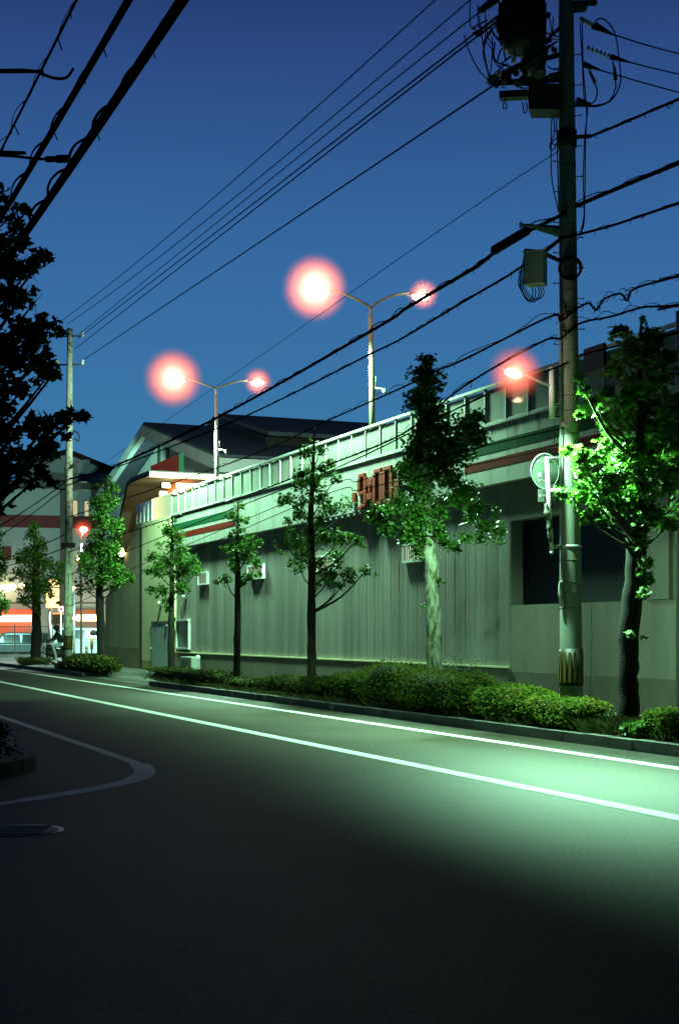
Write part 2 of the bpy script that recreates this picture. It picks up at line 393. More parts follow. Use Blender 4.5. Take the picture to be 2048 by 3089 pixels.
# dark sign plates hung on the parapet at the right
b = MB(); b.fbox(aq(1826, PQ - .1), aq(1766, PQ - .1), PQ - .14, PQ - .08, 6.5, 6.93); part('shutter_box', b, M['black'])
b = MB(); b.tube([fr(aq(2047, PQ - .2), PQ - .2, .2), fr(aq(2047, PQ - .2), PQ - .2, 7.0)], .05, 10); part('downpipe', b, M['white'])
# roof deck and end walls
b = MB(); b.fbox(AR, A0 + 2.5, WQ + .12, 60, 5.6, 5.9); part('roof_deck', b, M['paving'])
b = MB(); b.fbox(AR, A0 - .3, WQ + 3, WQ + 3.2, .1, 5.59); part('wall', b, M['black'])
# high slot windows with grilles
for (u0, u1, v0, v1) in ((604, 631, 1728, 1762), (754, 800, 1704, 1747), (954, 1016, 1676, 1710), (1224, 1286, 1646, 1701)):
    x0, x1 = aq(u1, WQ), aq(u0, WQ); z0, z1 = 3.3, 3.76
    f = MB(); w = .05
    f.fbox(x0, x1, WQ - .1, WQ - .002, z0, z0 + w); f.fbox(x0, x1, WQ - .1, WQ - .002, z1 - w, z1)
    f.fbox(x0, x0 + w, WQ - .1, WQ - .002, z0 + w, z1 - w); f.fbox(x1 - w, x1, WQ - .1, WQ - .002, z0 + w, z1 - w)
    fo = part('window', f, M['white'])
    f = MB(); f.fbox(x0 + w, x1 - w, WQ - .03, WQ - .004, z0 + w, z1 - w); f.build('pane', M['winpale'], fo)
    f = MB(); a = x0 + .12
    while a < x1 - .08: f.fbox(a - .009, a + .009, WQ - .09, WQ - .07, z0 + w, z1 - w); a += .11
    f.build('grille', M['darkmetal'], fo)
# steel door, service hatch
dq0 = FQ - .05
x0, x1 = aq(513, dq0), aq(459, dq0)
f = MB(); f.fbox(x0 + .04, x1 - .04, dq0 - .03, dq0 - .004, .12, 1.98); dr = part('door', f, M['door'])
f = MB(); f.fbox(x0, x1, dq0 - .05, dq0 - .002, 1.985, 2.06); f.build('lintel', M['plinth'], dr)
f = MB(); f.lathe(fr(x1 - .15, dq0 - .03, 1.0), -N, [(.03, 0), (.03, .05), (.045, .06), (.04, .09), (.01, .1)], 12); f.build('handle', M['steel'], dr)
f = MB(); f.fbox(x0 + .2, x0 + .55, dq0 - .09, dq0 - .034, 1.86, 1.92); f.build('door_closer', M['steel'], dr)
x0, x1 = aq(575, WQ), aq(537, WQ); z0, z1 = zq(556, 1959, WQ), zq(556, 1874, WQ)
f = MB()
f.fbox(x0, x0 + .07, WQ - .09, WQ - .002, z0, z1); f.fbox(x1 - .07, x1, WQ - .09, WQ - .002, z0, z1); f.fbox(x0 + .07, x1 - .07, WQ - .09, WQ - .002, z0, z0 + .06); f.fbox(x0 - .02, x1 + .02, WQ - .14, WQ - .002, z1 + .002, z1 + .07)
hw = part('window', f, M['alu'])
f = MB(); f.fbox(x0 + .07, x1 - .07, WQ - .04, WQ - .004, z0 + .06, z1); f.build('pane', mat('louvre_grey', (.14, .16, .15), .5, .3, 3), hw)
# conduits and wall lamps by the door
b = MB()
for (u, q, v0, v1) in ((546, WQ - .04, 1815, 1870), (553, WQ - .04, 1815, 1868)):
    b.tube([onq(u + 3, v0, q), onq(u, v1, q)], .025, 6)
build_each(b, 'conduit', M['equip'], pb)
for (u, v, q) in ((480, 1822, FQ - .05), (555, 1801, WQ)):
    c = onq(u, v, q - .09); b = MB(); b.box(c + N * .05, D * .09, N * .038, Z * .07); o = part('wall_light', b, M['equip'])
    b = MB(); b.ball(c + Z * .03, .085, .085, .085, 12, 8); b.build('globe', M['porcelain'], o)
c = onq(367, 1670, FQ - .15); b = MB(); b.ball(c, .14, .14, .14, 12, 8); b.ball(c + Z * .14, .1, .1, .1, 12, 8); b.tube([c, c + N * .3], .03, 6); part('wall_light', b, M['bulb'])
# raised sign characters
def strokes(a_left, w, z0, h, st, t):
    b = MB()
    for (x0, y0, x1, y1) in st:
        b.fbox(a_left - x1 * w, a_left - x0 * w, FQ - t, FQ - .012, z0 + y0 * h, z0 + y1 * h)
    o = part('sign_letter', b, M['signred']); mb = o.modifiers.new('bevel', 'BEVEL'); mb.width = .015; mb.segments = 2
zb = zq(1098, 1537, FQ); zt = zq(1098, 1428, FQ); hh = zt - zb
def AL(u): return aq(u, FQ)
strokes(AL(1068), AL(1068) - AL(1079), zb + .25 * hh, .25, [(0, 0, 1, 1)], .07)
strokes(AL(1085), AL(1085) - AL(1112), zb, hh, [(0, .5, .3, .88), (.1, .885, .8, 1), (.7, .14, 1, .88), (.15, .4, .695, .5), (.35, .05, .9, .137), (0, 0, .5, .1)], .08)
strokes(AL(1112), AL(1112) - AL(1128), zb, hh, [(0, .22, 1, .4), (.3, .403, .7, .6), (0, .603, 1, .8)], .07)
strokes(AL(1131), AL(1131) - AL(1160), zb, hh, [(0, .12, .3, .9), (.7, .12, 1, .9), (.12, .903, .88, 1.02), (.12, 0, .88, .117)], .08)
strokes(AL(1160), AL(1160) - AL(1191), zb, hh, [(0, .12, .3, .9), (.7, .12, 1, .9), (.12, .903, .88, 1.02), (.12, 0, .88, .117)], .08)
strokes(AL(1195), AL(1195) - AL(1210), zb + .1, hh * .5, [(0, 0, 1, 1)], .07)
strokes(AL(1240), AL(1240) - AL(1285), zb + .55 * hh, hh * .45, [(.1, .3, .9, 1), (0, 0, 1, .297)], .08)

# covered stair on the corner: roof slab falls away, lit underside
q0 = FQ - .1
def ona(u, v, a0):
    Yy = a0 / (D.y + D.x * (u - CU) / FOC); return at(u, v, Yy)
pl = [onq(u, v, q0) for (u, v) in ((452, 1434), (397, 1456), (386, 1467), (357, 1598), (322, 1748))]
ou = MB(); inn = MB()
for i in range(len(pl) - 1):
    t = (pl[i + 1] - pl[i]).normalized(); up = N.cross(t); up = up if up.z > 0 or up.dot(D) > 0 else -up
    p0, p1 = pl[i], pl[i + 1]
    inn.prism([p0, p1, p1 + up * .06, p0 + up * .06], N * 4.6)
    ou.prism([p0 + up * .062 - N * .03, p1 + up * .062 - N * .03, p1 + up * .2 - N * .03, p0 + up * .2 - N * .03], N * 4.66)
part('canopy_soffit', inn, M['brownsoffit']); part('canopy_roof', ou, M['darkmetal'])
ca = pl[0].dot(D); cz = pl[0].z
b = MB(); b.fbox(ca - .12, ca, q0 - .04, q0 + 9, cz - .06, cz + .13); part('canopy_fascia', b, M['cream'])
b = MB(); b.fbox(ca, ca + 8, q0 + 4.64, q0 + 4.8, 5.9, cz + .1); b.fbox(ca + .01, ca + 3, q0 + 4.66, q0 + 9, cz - .1, cz); part('stair_back_wall', b, M['brownsoffit'])
pa = ca + .05
b = MB(); T = [ona(456, 1421, pa), ona(539, 1426, pa), ona(539, 1370, pa), ona(456, 1405, pa)]
for p in T[:2]: p.z = cz + .14
b.prism(T, D * .08); tag(part('canopy_board', b, mat('board_maroon', (.022, .003, .0025), .95, .2, 3, spec=.0)), 'dark red sloping board on the canopy')
b = MB(); T = [ona(539.5, 1426, pa), ona(555, 1426, pa), ona(555, 1364, pa), ona(539.5, 1370, pa)]
for p in T[:2]: p.z = cz + .14
b.prism(T, D * .08); tag(part('canopy_board', b, mat('board_green', (.008, .03, .016), .95, .2, 3, spec=.0)), 'dark green end of the canopy board')
for k, (q1, q2, dz, da) in enumerate(((15.55, 17.1, -.3, .5), (15.55, 17.0, -.52, .9), (15.0, 15.3, -.3, .6), (15.0, 15.3, -.6, 1.0))):
    b = MB(); p = fr(ca + da, q1, cz + dz); e = fr(ca + da, q2, cz + dz); b.tube([p, e], .1, 8); part('tube_lamp', b, M['tubelight'])
def plight(name, loc, col, w, r=.1):
    l = bpy.data.lights.new(name, 'POINT'); l.energy = w; l.color = col; l.shadow_soft_size = r
    o = bpy.data.objects.new(name, l); COL.objects.link(o); o.location = loc; return o
plight('canopy_lamp_light', fr(ca + .9, 15.45, cz - 1.0), (1, .95, .62), 520, .2)

# ---------------------------------------------------------------- store with gable roof behind
e1 = N.copy(); e2 = Vector((-e1.y, e1.x, 0))
AP = onq(434, 1283, 21.0)
def onpl(u, v, P0, n):
    d = at(u, v, 1.0) - Vector((0, 0, EYE)); o = Vector((0, 0, EYE)); return o + d * ((P0 - o).dot(n) / d.dot(n))
eR = onpl(657, 1379, AP, e1); W = (AP - eR).dot(e2); dz = AP.z - eR.z
eR = AP - e2 * W - Z * dz; eL = AP + e2 * W - Z * dz
gs = thing('gable_store', 'pale store hall with dark slate gable roof behind the roof parking deck', 'building', Vector((AP.x, AP.y, 0)) + e1 * 15)
LG = 44.0
b = MB(); sl = Z * .1
b.prism([eL + e2 * .3, AP + Z * .08, AP + Z * .2, eL + e2 * .3 + Z * .12], e1 * LG); b.prism([AP + Z * .08, eR - e2 * .3, eR - e2 * .3 + Z * .12, AP + Z * .2], e1 * LG); rf = b.build('roof', M['slate'], gs)
b = MB()
f = e1 * -.12
b.prism([eL + f, AP + f, AP + f - Z * .62, eL + f - Z * .62], e1 * .3); b.prism([AP + f, eR + f, eR + f - Z * .62, AP + f - Z * .62], e1 * .3)
b.prism([eR - e2 * .25 - Z * .05, eR - Z * .05, eR - Z * .75, eR - e2 * .25 - Z * .75], e1 * LG); b.build('eave_trim', M['gabletrim'], gs)
b = MB(); wi = e1 * 1.6; k = .93
wl, wr = AP + e2 * W * k - Z * dz * k, AP - e2 * W * k - Z * dz * k
b.prism([Vector((wl.x, wl.y, 0)) + wi, Vector((wr.x, wr.y, 0)) + wi, wr + wi - Z * .1, AP + wi - Z * .1, wl + wi - Z * .1], e1 * (LG - 2)); b.build('wall', M['gablewall'], gs)
b = MB()
for (u, v0, v1) in ((479, 1335, 1420), (505, 1342, 1400)):
    p = onpl(u, v0, AP + wi - e1 * .06, e1); p2 = onpl(u, v1, AP + wi - e1 * .06, e1)
    b.box((p + p2) / 2, e2 * .22, e1 * .04, Z * (p.z - p2.z) / 2)
build_each(b, 'vent_strip', M['equip'], gs)
m0 = 4.4; wm = W * .66; up = .75
ml, mr = AP + e2 * wm - Z * dz * .66, AP - e2 * wm - Z * dz * .66
o = e1 * m0 + Z * up
b = MB(); b.prism([ml + o, AP + o, AP + o + Z * .22, ml + o + Z * .22], e1 * 32); b.prism([AP + o, mr + o, mr + o + Z * .22, AP + o + Z * .22], e1 * 32); b.build('raised_roof', M['slate'], gs)
b = MB(); b.prism([ml + o - e2 * .5 - Z * .8, AP + o - Z * .8, mr + o + e2 * .5 - Z * .8, mr + o + e2 * .5, AP + o - Z * .02, ml + o - e2 * .5], e1 * 31.5); b.build('clerestory', M['darkmetal'], gs)
b = MB()
for k in range(5):
    s0 = mr + o + e2 * .46 + e1 * (3.4 + k * 5.6) - Z * .32
    b.prism([s0, s0 + e1 * 5.2, s0 + e1 * 5.2 - Z * .14, s0 - Z * .14], e2 * .03)
build_each(b, 'clerestory_light', mat('clerestory_glow', (.3, .33, .2), .6, .1, 3, emit=(.8, .95, .35), es=.55), gs)
b = MB()
for k in range(2):
    c0 = AP - e2 * W * .75 - Z * dz * .75 + e1 * (6 + 4 * k) + Z * .25
    b.tube([c0, c0 - e2 * W * .2 - Z * dz * .2], .05, 6)
build_each(b, 'snow_rail', M['steel'], gs)

# ---------------------------------------------------------------- white store at the far end
e3 = Vector((math.cos(R(13)), math.sin(R(13)), 0)); e4 = Vector((-e3.y, e3.x, 0)); SP = at(150, 1900, 112.0)
def ST(u, v, off=0.0): return onpl(u, v, SP - e4 * off, e4)
ws = thing('white_store', 'tall white store with red band and lit shop front at street end', 'building', Vector((SP.x, SP.y, 0)))
def sbox(b, u0, v0, u1, v1, off, th, mi=0):
    p = [ST(u0, v1, off), ST(u1, v1, off), ST(u1, v0, off), ST(u0, v0, off)]
    w = (p[1] - p[0]).dot(e3)
    c = (p[0] + p[2]) / 2; b.box(c + e4 * th / 2, e3 * abs(w) / 2, e4 * th / 2, Z * abs(p[2].z - p[0].z) / 2, mi)
b = MB(); sbox(b, -260, 1462, 372, 1962, 0, 25); b.build('wall', M['storewall'], ws)
b = MB(); sbox(b, -260, 1459, 372, 1464, .12, 25.2); b.build('parapet', M['grime'], ws)
b = MB(); sbox(b, -260, 1559, 372, 1586, .06, .055); b.build('red_band', M['storered'], ws)
b = MB(); sbox(b, 182, 1462, 202, 1830, .4, .36); b.build('pier', M['grime'], ws)
for (u0, v0, u1, v1) in ((219, 1509, 235, 1558), (254, 1511, 284, 1558)):
    b = MB(); sbox(b, u0, v0, u1, v1, .08, .06); f = b.build('window', M['grime'], ws)
    b = MB(); sbox(b, u0 + 1.5, v0 + 1.5, u1 - 1.5, v1 - 1.5, .1, .015); b.build('pane', M['winlit'], f)
b = MB(); sbox(b, 6, 1648, 34, 1690, .1, .09); b.build('wall_sign', M['storered'], ws)
b = MB(); GA, GL, GR2 = ST(204, 1370, -9), ST(60, 1412, -9), ST(338, 1424, -9)
zb_ = 13.0
b.prism([Vector((GL.x, GL.y, zb_)), Vector((GR2.x, GR2.y, zb_)), GR2, GA, GL], e4 * 12); b.build('attic_wall', M['storewall'], ws)
b = MB(); 
for (p0, p1) in ((GL - (GA - GL) * .1, GA), (GA, GR2 + (GR2 - GA) * .12)):
    b.prism([p0 - e4 * .5, p1 - e4 * .5, p1 - e4 * .5 + Z * .42, p0 - e4 * .5 + Z * .42], e4 * 13)
b.build('roof', mat('roof_maroon', (.05, .02, .02), .8, .3, 2), ws)
b = MB(); sbox(b, 252, 1386, 271, 1440, -8.5, .4); b.build('chimney', M['storewall'], ws)
# shop front
b = MB(); sbox(b, -90, 1838, 104, 1860, .5, .44); tag(b.build('shop_sign', mat('red_sign', (.5, .06, .03), .5, .1, 2, emit=(1, .12, .05), es=.4), ws), 'glowing red sign over the lit shop front')
b = MB(); sbox(b, -90, 1877, 92, 1935, .05, .045); b.build('shop_window', mat('red_window', (.5, .1, .06), .5, .2, .6, emit=(1, .2, .1), es=.3), ws)
b = MB(); sbox(b, 228, 1838, 296, 1856, .3, .26); b.build('shop_sign', mat('brown_sign', (.3, .1, .04), .6, .2, 2), ws)
b = MB(); sbox(b, 228, 1873, 312, 1935, .05, .045); b.build('shop_window', M['winwarm'], ws)
b = MB(); sbox(b, -90, 1776, 372, 1778, .05, .045); sbox(b, -90, 1818, 372, 1820, .05, .045); b.build('string_course', M['grime'], ws)
b = MB(); sbox(b, 158, 1852, 192, 1880, 1.2, 1.15); b.build('awning', mat('awning_olive', (.2, .16, .06), .8, .2, 3), ws)
for (u0, u1, v) in ((-80, 103, 1866), (232, 295, 1864)):
    p0, p1 = ST(u0, v, .9), ST(u1, v, .9); b = MB(); b.tube([p0, p1], .26, 8); b.build('tube_lamp', emis('shop_tube', (1, .78, .4), 6), ws)
for (u, v, r) in ((224, 1865, .1), (307, 1864, .14), (-6, 1776, .2), (8, 1776, .2), (22, 1774, .2), (39, 1771, .17), (66, 1768, .15), (303, 1767, .13), (222, 1777, .12), (238, 1684, .15)):
    r *= 1.5; c = ST(u, v, 1.0); b = MB(); b.ball(c, r, r, r, 12, 8); b.tube([c + e4 * .1, c + e4 * .98], .03, 6); b.build('wall_lamp', M['bulb'], ws)
plight('shop_front_light', ST(30, 1868, 2.2), (1, .6, .35), 40, .6); plight('shop_front_light', ST(270, 1868, 2.2), (1, .85, .55), 70, .6)

# ---------------------------------------------------------------- utility pole beside the pavement
PY = 22.5
def RP(u, v, dy=0.0): return at(u, v, PY + dy)
def r5(x, y, dy=0.0): return RP(1400 + x / 2.42, y / 2.42, dy)
def r6(x, y, dy=0.0): return RP(1400 + x / 2.42, 600 + y / 2.42, dy)
def r4(x, y, dy=0.0): return RP(1400 + x / 2.42, 900 + y / 2.42, dy)
pb0 = RP(1724, 2188); pb0.z = .1
ptop = RP(1705, -330)
def pole_at(z): return pb0 + (ptop - pb0) * ((z - .1) / (ptop.z - .1))
def pole_r(z): return .186 - .0058 * z
up1 = thing('utility_pole', 'thick near concrete utility pole with transformers and many cables beside the hedge', 'utility pole', pb0)
b = MB(); zs = [.1 + 13.9 * i / 14 for i in range(15)]
b.tube([pole_at(z) for z in zs], [pole_r(z) for z in zs], 28); b.build('pole', M['concrete'], up1)
def zof(v): return EYE + (HV - v) / FOC * PY
def band(z0, z1, m, name, gr=.006, n=28):
    b = MB(); b.lathe(pole_at(z0), ptop - pb0, [(pole_r(z0) + gr, 0), (pole_r(z1) + gr, z1 - z0)], n); return b.build(name, m, up1)
gb = band(zof(2069), zof(1957), M['black'], 'guard_band', .012)
b = MB()
for k in range(-3, 4):
    an = math.atan2(-pb0.y, -pb0.x) + k * .44 - .12; c = Vector((math.cos(an), math.sin(an), 0)); t = Vector((-c.y, c.x, 0))
    zc = (zof(2058) + zof(1968)) / 2; b.box(pole_at(zc) + c * (pole_r(zc) + .016), t * .021, c * .004, Z * (zof(1968) - zof(2058)) / 2)
build_each(b, 'yellow_stripe', M['yellow'], gb)
for v in (1646, 1690, 1757, 1788, 1835, 1310, 1050, 930, 880, 668, 500, 330, 1196, 1240):
    band(zof(v) - .008, zof(v) + .008, M['steel'] if v in (1646, 1050, 668) else M['equip'], 'pole_band', .004, 24)
# step bolts up both sides
for i, v in enumerate(range(120, 1240, 46)):
    s = 1 if i % 2 else -1; z = zof(v); p = pole_at(z); b = MB(); x = Vector((s, -.25, 0)).normalized()
    b.tube([p + x * (pole_r(z) - .02), p + x * (pole_r(z) + .1)], .008, 6); b.tube([p + x * (pole_r(z) + .09), p + x * (pole_r(z) + .105)], .016, 6); build_each(b, 'step_bolt', M['equip'], up1)
# conduit and cover on the lit side
b = MB(); b.tube([RP(1690, 835, -.12), RP(1692, 1150, -.12), RP(1690, 1500, -.14)], .014, 6); build_each(b, 'conduit', M['steel'], up1)
b = MB()
for (v0, v1, w) in ((1685, 1752, .025), (1759, 1800, .04)):
    pass
b.tube([RP(1695, 1684, -.13), RP(1695, 1750, -.13)], .022, 6); b.tube([RP(1693, 1757, -.14), RP(1690, 1790, -.15), RP(1697, 1830, -.14)], .04, 8); build_each(b, 'cable_cover', M['steel'], up1)
b = MB()
for k in range(5):
    b.tube([RP(1690, 1268 + k * 3, -.2), RP(1710, 1283 + k * 2, -.26), RP(1738, 1262 + k * 3, -.22), RP(1746, 1248, -.15)], .007, 5)
b.build('wire_loop', M['steel'], up1)
# transformers, switch boxes, arms
b = MB(); c = r5(425, 60, -.35); b.lathe(c - Z * .55, Z, [(.22, -.12), (.29, -.07), (.32, 0), (.32, .75), (.28, .8)], 20)
for k in range(12):
    an = k * math.pi / 6; x = Vector((math.cos(an), math.sin(an), 0)); b.box(c - Z * .2 + x * .345, x * .03, Vector((-x.y, x.x, 0)) * .012, Z * .3)
tr = b.build('transformer', M['darkmetal'], up1)
b = MB()
for (x, y) in ((350, 190), (470, 200), (250, 180)): b.lathe(r5(x, y, -.35), -Z, [(.03, -.1), (.05, -.04), (.03, 0), (.045, .04), (.02, .12)], 10)
build_each(b, 'bushing', M['equip'], tr)
b = MB(); c = r5(510, 425, -.35); ax = (Z * 1 + Vector((.18, 0, 0))).normalized(); b.lathe(c - ax * .22, ax, [(.12, -.06), (.19, 0), (.2, .04), (.2, .36), (.17, .42)], 18)
b.lathe(r5(545, 515, -.42), Vector((.2, -.6, -1)), [(.1, 0), (.11, .05), (.09, .09)], 14); sw = b.build('switch', M['equip'], up1)
b = MB()
for (x, y) in ((420, 392), (475, 520), (362, 430), (258, 528)):
    b.lathe(r5(x, y, -.5) - Z * .06, Z, [(.018, 0), (.04, .02), (.02, .05), (.045, .07), (.02, .1)], 12)
build_each(b, 'insulator', M['porcelain'], sw)
b = MB(); p0, p1 = r5(480, 640, -.15), r5(705, 825, -.15); c = (p0 + p1) / 2
b.box(c, Vector((p1.x - p0.x, 0, 0)) / 2, Vector((.05, .2, 0)), Z * (p0.z - p1.z) / 2)
b.box(r5(365, 692, -.3), Vector((.22, -.03, 0)), Vector((.02, .08, 0)), Z * .055); b.build('switch_box', M['darkmetal'], up1)
b = MB()
b.tube([r5(180, 585, -.5), r5(410, 470, -.2), r5(700, 395, 0)], .045, 8); b.tube([r5(430, 605, -.3), r5(700, 655, 0)], .035, 8); b.tube([r5(560, 330, -.1), r5(715, 180, 0)], .03, 6); b.tube([r5(250, 600, -.45), r5(700, 575, -.05)], .05, 8)
b.tube([r5(800, 20, 0), r5(960, 15, .15)], .05, 8); b.tube([r5(800, 60, 0), r5(880, 50, .1)], .07, 8)
b.tube([r5(560, 580, -.2), r5(720, 520, 0), r5(720, 640, 0)], .04, 6)
build_each(b, 'cross_arm', M['equip'], up1)
b = MB(); rg = random.Random(3)
for k in range(9):
    x = 190 + k * 36; b.lathe(r5(x, 560 + rg.uniform(-20, 70), -.4), Vector((rg.uniform(-1, 1), -.3, rg.uniform(-1, 1))), [(.02, 0), (.05, .02), (.05, .07), (.03, .1)], 8)
build_each(b, 'arm_fitting', M['darkmetal'], up1)
# strain insulators and clamps to the right, looping jumpers
b = MB()
for (pts) in (((820, 115), (850, 130), (950, 190)), ((820, 300), (905, 345), (1080, 415))):
    n = 7; a0, a1 = r5(*pts[1], .1), r5(*pts[2], .2)
    for k in range(n):
        p = a0.lerp(a1, k / (n - 1)); b.lathe(p, a1 - a0, [(.015, -.02), (.042, 0), (.042, .012), (.015, .03)], 10)
build_each(b, 'strain_insulator', M['porcelain'], up1)
b = MB()
for (p0, p1, w0, w1) in (((945, 180), (1090, 250), .07, .015), ((1070, 410), (1210, 450), .05, .012), ((870, 465), (1000, 510), .055, .012), ((820, 740), (930, 765), .085, .03), ((915, 515), (955, 600), .02, .03), ((1095, 480), (1105, 580), .02, .035)):
    b.tube([r5(*p0, .15), r5(*p1, .2)], [w0, w1], 8)
build_each(b, 'wedge_clamp', M['black'], up1)
def smooth(pts, n=6):
    out = []
    for i in range(len(pts) - 1):
        p0, p1, p2, p3 = [pts[max(0, min(len(pts) - 1, i + k))] for k in (-1, 0, 1, 2)]
        for j in range(n):
            t = j / n; out.append(.5 * ((2 * p1) + (p2 - p0) * t + (2 * p0 - 5 * p1 + 4 * p2 - p3) * t * t + (3 * p1 - p0 - 3 * p2 + p3) * t ** 3))
    out.append(pts[-1]); return out
b = MB()
for pts in (((955, 160), (985, 130), (1040, 150), (1100, 240), (1130, 420), (1140, 600), (1080, 720), (980, 770), (900, 770)), ((940, 580), (970, 650), (955, 730), (900, 765)), ((1085, 440), (1100, 560), (1105, 640), (1050, 740), (920, 770)), ((860, 450), (900, 480), (940, 560))):
    b.tube(smooth([r5(x, y, .15) for x, y in pts]), .012, 6)
build_each(b, 'jumper_wire', M['cable'], up1)
b = MB()
for pts in (((845, 160), (860, 400), (875, 700), (900, 790), (880, 1000), (870, 1300), (875, 1560), (850, 1690)), ((860, 130), (870, 500), (893, 800), (885, 1080), (880, 1500), (870, 1650), (830, 1720)), ((640, 830), (635, 1000), (640, 1300), (690, 1550)), ((672, 850), (680, 1100), (690, 1540)), ((650, 840), (660, 960), (625, 1060), (650, 1090), (690, 1000), (640, 1040), (690, 1060)),
            ((200, 200), (140, 330), (180, 560)), ((45, 0), (45, 180), (110, 220)), ((110, 110), (150, 400), (185, 560)), ((150, 60), (170, 250), (205, 330), (200, 440), (190, 550)), ((205, 260), (215, 430), (290, 510)), ((0, 245), (40, 380), (110, 510), (180, 580)), ((100, 30), (105, 180), (150, 230)), ((295, 220), (335, 340), (385, 410)), ((345, 200), (355, 290), (400, 340)),
            ((620, 110), (635, 250), (560, 300), (580, 330)), ((605, 480), (650, 500), (700, 490)), ((590, 300), (640, 260), (650, 120)), ((290, 730), (285, 780), (310, 785), (300, 720)), ((425, 740), (440, 820), (460, 790), (450, 740)), ((205, 240), (260, 280), (300, 270))):
    b.tube(smooth([r5(x, y, -.3 if x < 600 else .08) for x, y in pts]), .01, 5)
build_each(b, 'drop_wire', M['cable'], up1)
b = MB(); rg = random.Random(44)
for k in range(22):
    x0, y0 = rg.uniform(150, 640), rg.uniform(60, 560); x1, y1 = x0 + rg.uniform(-170, 170), y0 + rg.uniform(60, 240); sg = rg.uniform(10, 80); dd = rg.uniform(-.5, .1)
    b.tube(smooth([r5(x0, y0, dd), r5((x0 + x1) / 2 - sg, (y0 + y1) / 2 + sg * .5, dd), r5(min(x1, 690), min(y1, 640), dd)]), rg.choice((.008, .01, .014)), 5)
build_each(b, 'drop_wire', M['cable'], up1)
b = MB()
for k in range(16):
    x, y = rg.uniform(300, 690), rg.uniform(90, 640); c = r5(x, y, rg.uniform(-.4, .1)); b.lathe(c, Vector((rg.uniform(-1, 1), rg.uniform(-1, 1), rg.uniform(-1, 1))), [(.02, 0), (.045, .02), (.05, .09), (.02, .12)], 8)
build_each(b, 'arm_fitting', M['equip'], up1)
b = MB(); b.tube([r5(60, 240, -.3), r5(110, 240, -.3), r5(140, 225, -.3)], [.02, .06, .02], 8); b.tube([r5(110, 80, -.3), r5(240, -20, -.3)], [.05, .07], 8); build_each(b, 'wedge_clamp', M['black'], up1)
# mid-height band clamp, standoff bracket, coil, junction cabinet
b = MB(); b.tube([r5(680, 1005, -.1), r5(920, 990, .1)], .035, 8); b.lathe(pole_at(zof(420)) - Z * .12, Z, [(pole_r(9) + .02, 0), (pole_r(9) + .02, .26)], 24); b.build('messenger_clamp', M['darkmetal'], up1)
b = MB(); b.tube([r5(415, 1640, -.35), r5(520, 1655, -.28), r5(715, 1690, 0)], [.03, .045, .1], 8); b.tube([r5(412, 1618, -.35), r5(412, 1660, -.35)], .02, 6); b.build('standoff_bracket', M['cabinet'], up1)
b = MB(); c = pole_at(zof(808))
for k in range(6):
    b.tube([c + Vector((math.cos(t) * .17, -.17 - .015 * k, math.sin(t) * .17 - .05)) for t in [x * math.pi / 8 for x in range(17)]], .02, 6, cap=False)
b.build('cable_coil', M['cable'], up1)
jb = MB(); c = (r6(430, 385, -.3) + r6(610, 640, -.3)) / 2; wx = .18; hz = .25
jx = Vector((.93, -.36, 0)); jy = Vector((.36, .93, 0))
jb.box(c, jx * .16, jy * .13, Z * hz); jb.box(c + Z * (hz + .012), jx * .175, jy * .145, Z * .011)
jo = jb.build('junction_cabinet', M['cabinet'], up1); bv = jo.modifiers.new('bevel', 'BEVEL'); bv.width = .008
b = MB(); b.tube([r6(440, 375, -.3), r6(560, 385, -.25), r6(700, 450, -.05)], .035, 8); b.tube([r6(600, 380, -.2), r6(700, 300, 0)], .02, 6); b.build('cabinet_arm', M['darkmetal'], jo)
b = MB()
for k, (x0, x1, d) in enumerate(((430, 520, 745), (440, 545, 735), (425, 500, 742), (450, 580, 730), (415, 560, 748))):
    b.tube(smooth([r6(x0 + 10, 400 + 20 * k, -.36), r6(x0 - 18, 620, -.36), r6((x0 + x1) / 2, d, -.34), r6(x1, 700, -.32), r6(x1 - 5, 640, -.3)]), .009, 5)
build_each(b, 'cabinet_cable', M['cable'], jo)

# ---------------------------------------------------------------- street lamp on the pole
lampP = at(1548, 1124, 22.05)
sl = thing('street_lamp', 'lit street lamp on a short arm and upright pipe strapped to the thick utility pole', 'street lamp', RP(1664, 1262, -.2))
b = MB(); b.tube([RP(1665, 1262, -.2), RP(1665, 1108, -.2)], .048, 14); b.build('pipe', M['white'], sl)
b = MB(); b.tube([RP(1676, 1176, -.15), RP(1712, 1176, 0)], .012, 6); b.tube([RP(1672, 1258, -.15), RP(1712, 1252, 0)], .012, 6); build_each(b, 'strap', M['equip'], sl)
armv = (lampP - RP(1661, 1160, -.2)); 
b = MB(); b.tube(smooth([RP(1661, 1165, -.2), RP(1630, 1152, -.27), lampP - armv * .12 + Z * .05]), .024, 8); b.build('arm', M['steel'], sl)
ad = Vector((armv.x, armv.y, 0)).normalized()
ax = (ad + Z * .22).normalized(); sdv = Z.cross(ax).normalized(); upv = ax.cross(sdv)
def head(b, c, L, w, h):
    # flattened housing: open below
    vs = []; prof = [(-1, .25), (-.7, .6), (-.2, .95), (.4, 1), (.8, .75), (1, .3)]
    for t, k in prof:
        for j in range(9):
            an = math.pi * j / 8; vs.append(c + ax * t * L + sdv * math.cos(an) * w * k + upv * math.sin(an) * h * k)
    b.add(vs, [(i * 9 + j, i * 9 + j + 1, (i + 1) * 9 + j + 1, (i + 1) * 9 + j) for i in range(5) for j in range(8)], 0, True)
b = MB(); head(b, lampP + upv * .01, .2, .1, .09); lh = b.build('lamp_head', M['equip'], sl)
b = MB(); b.ball(lampP - upv * .01, .15, .075, .06, 16, 10, X=ax, Y=sdv); b.build('lens', M['lens'], lh)

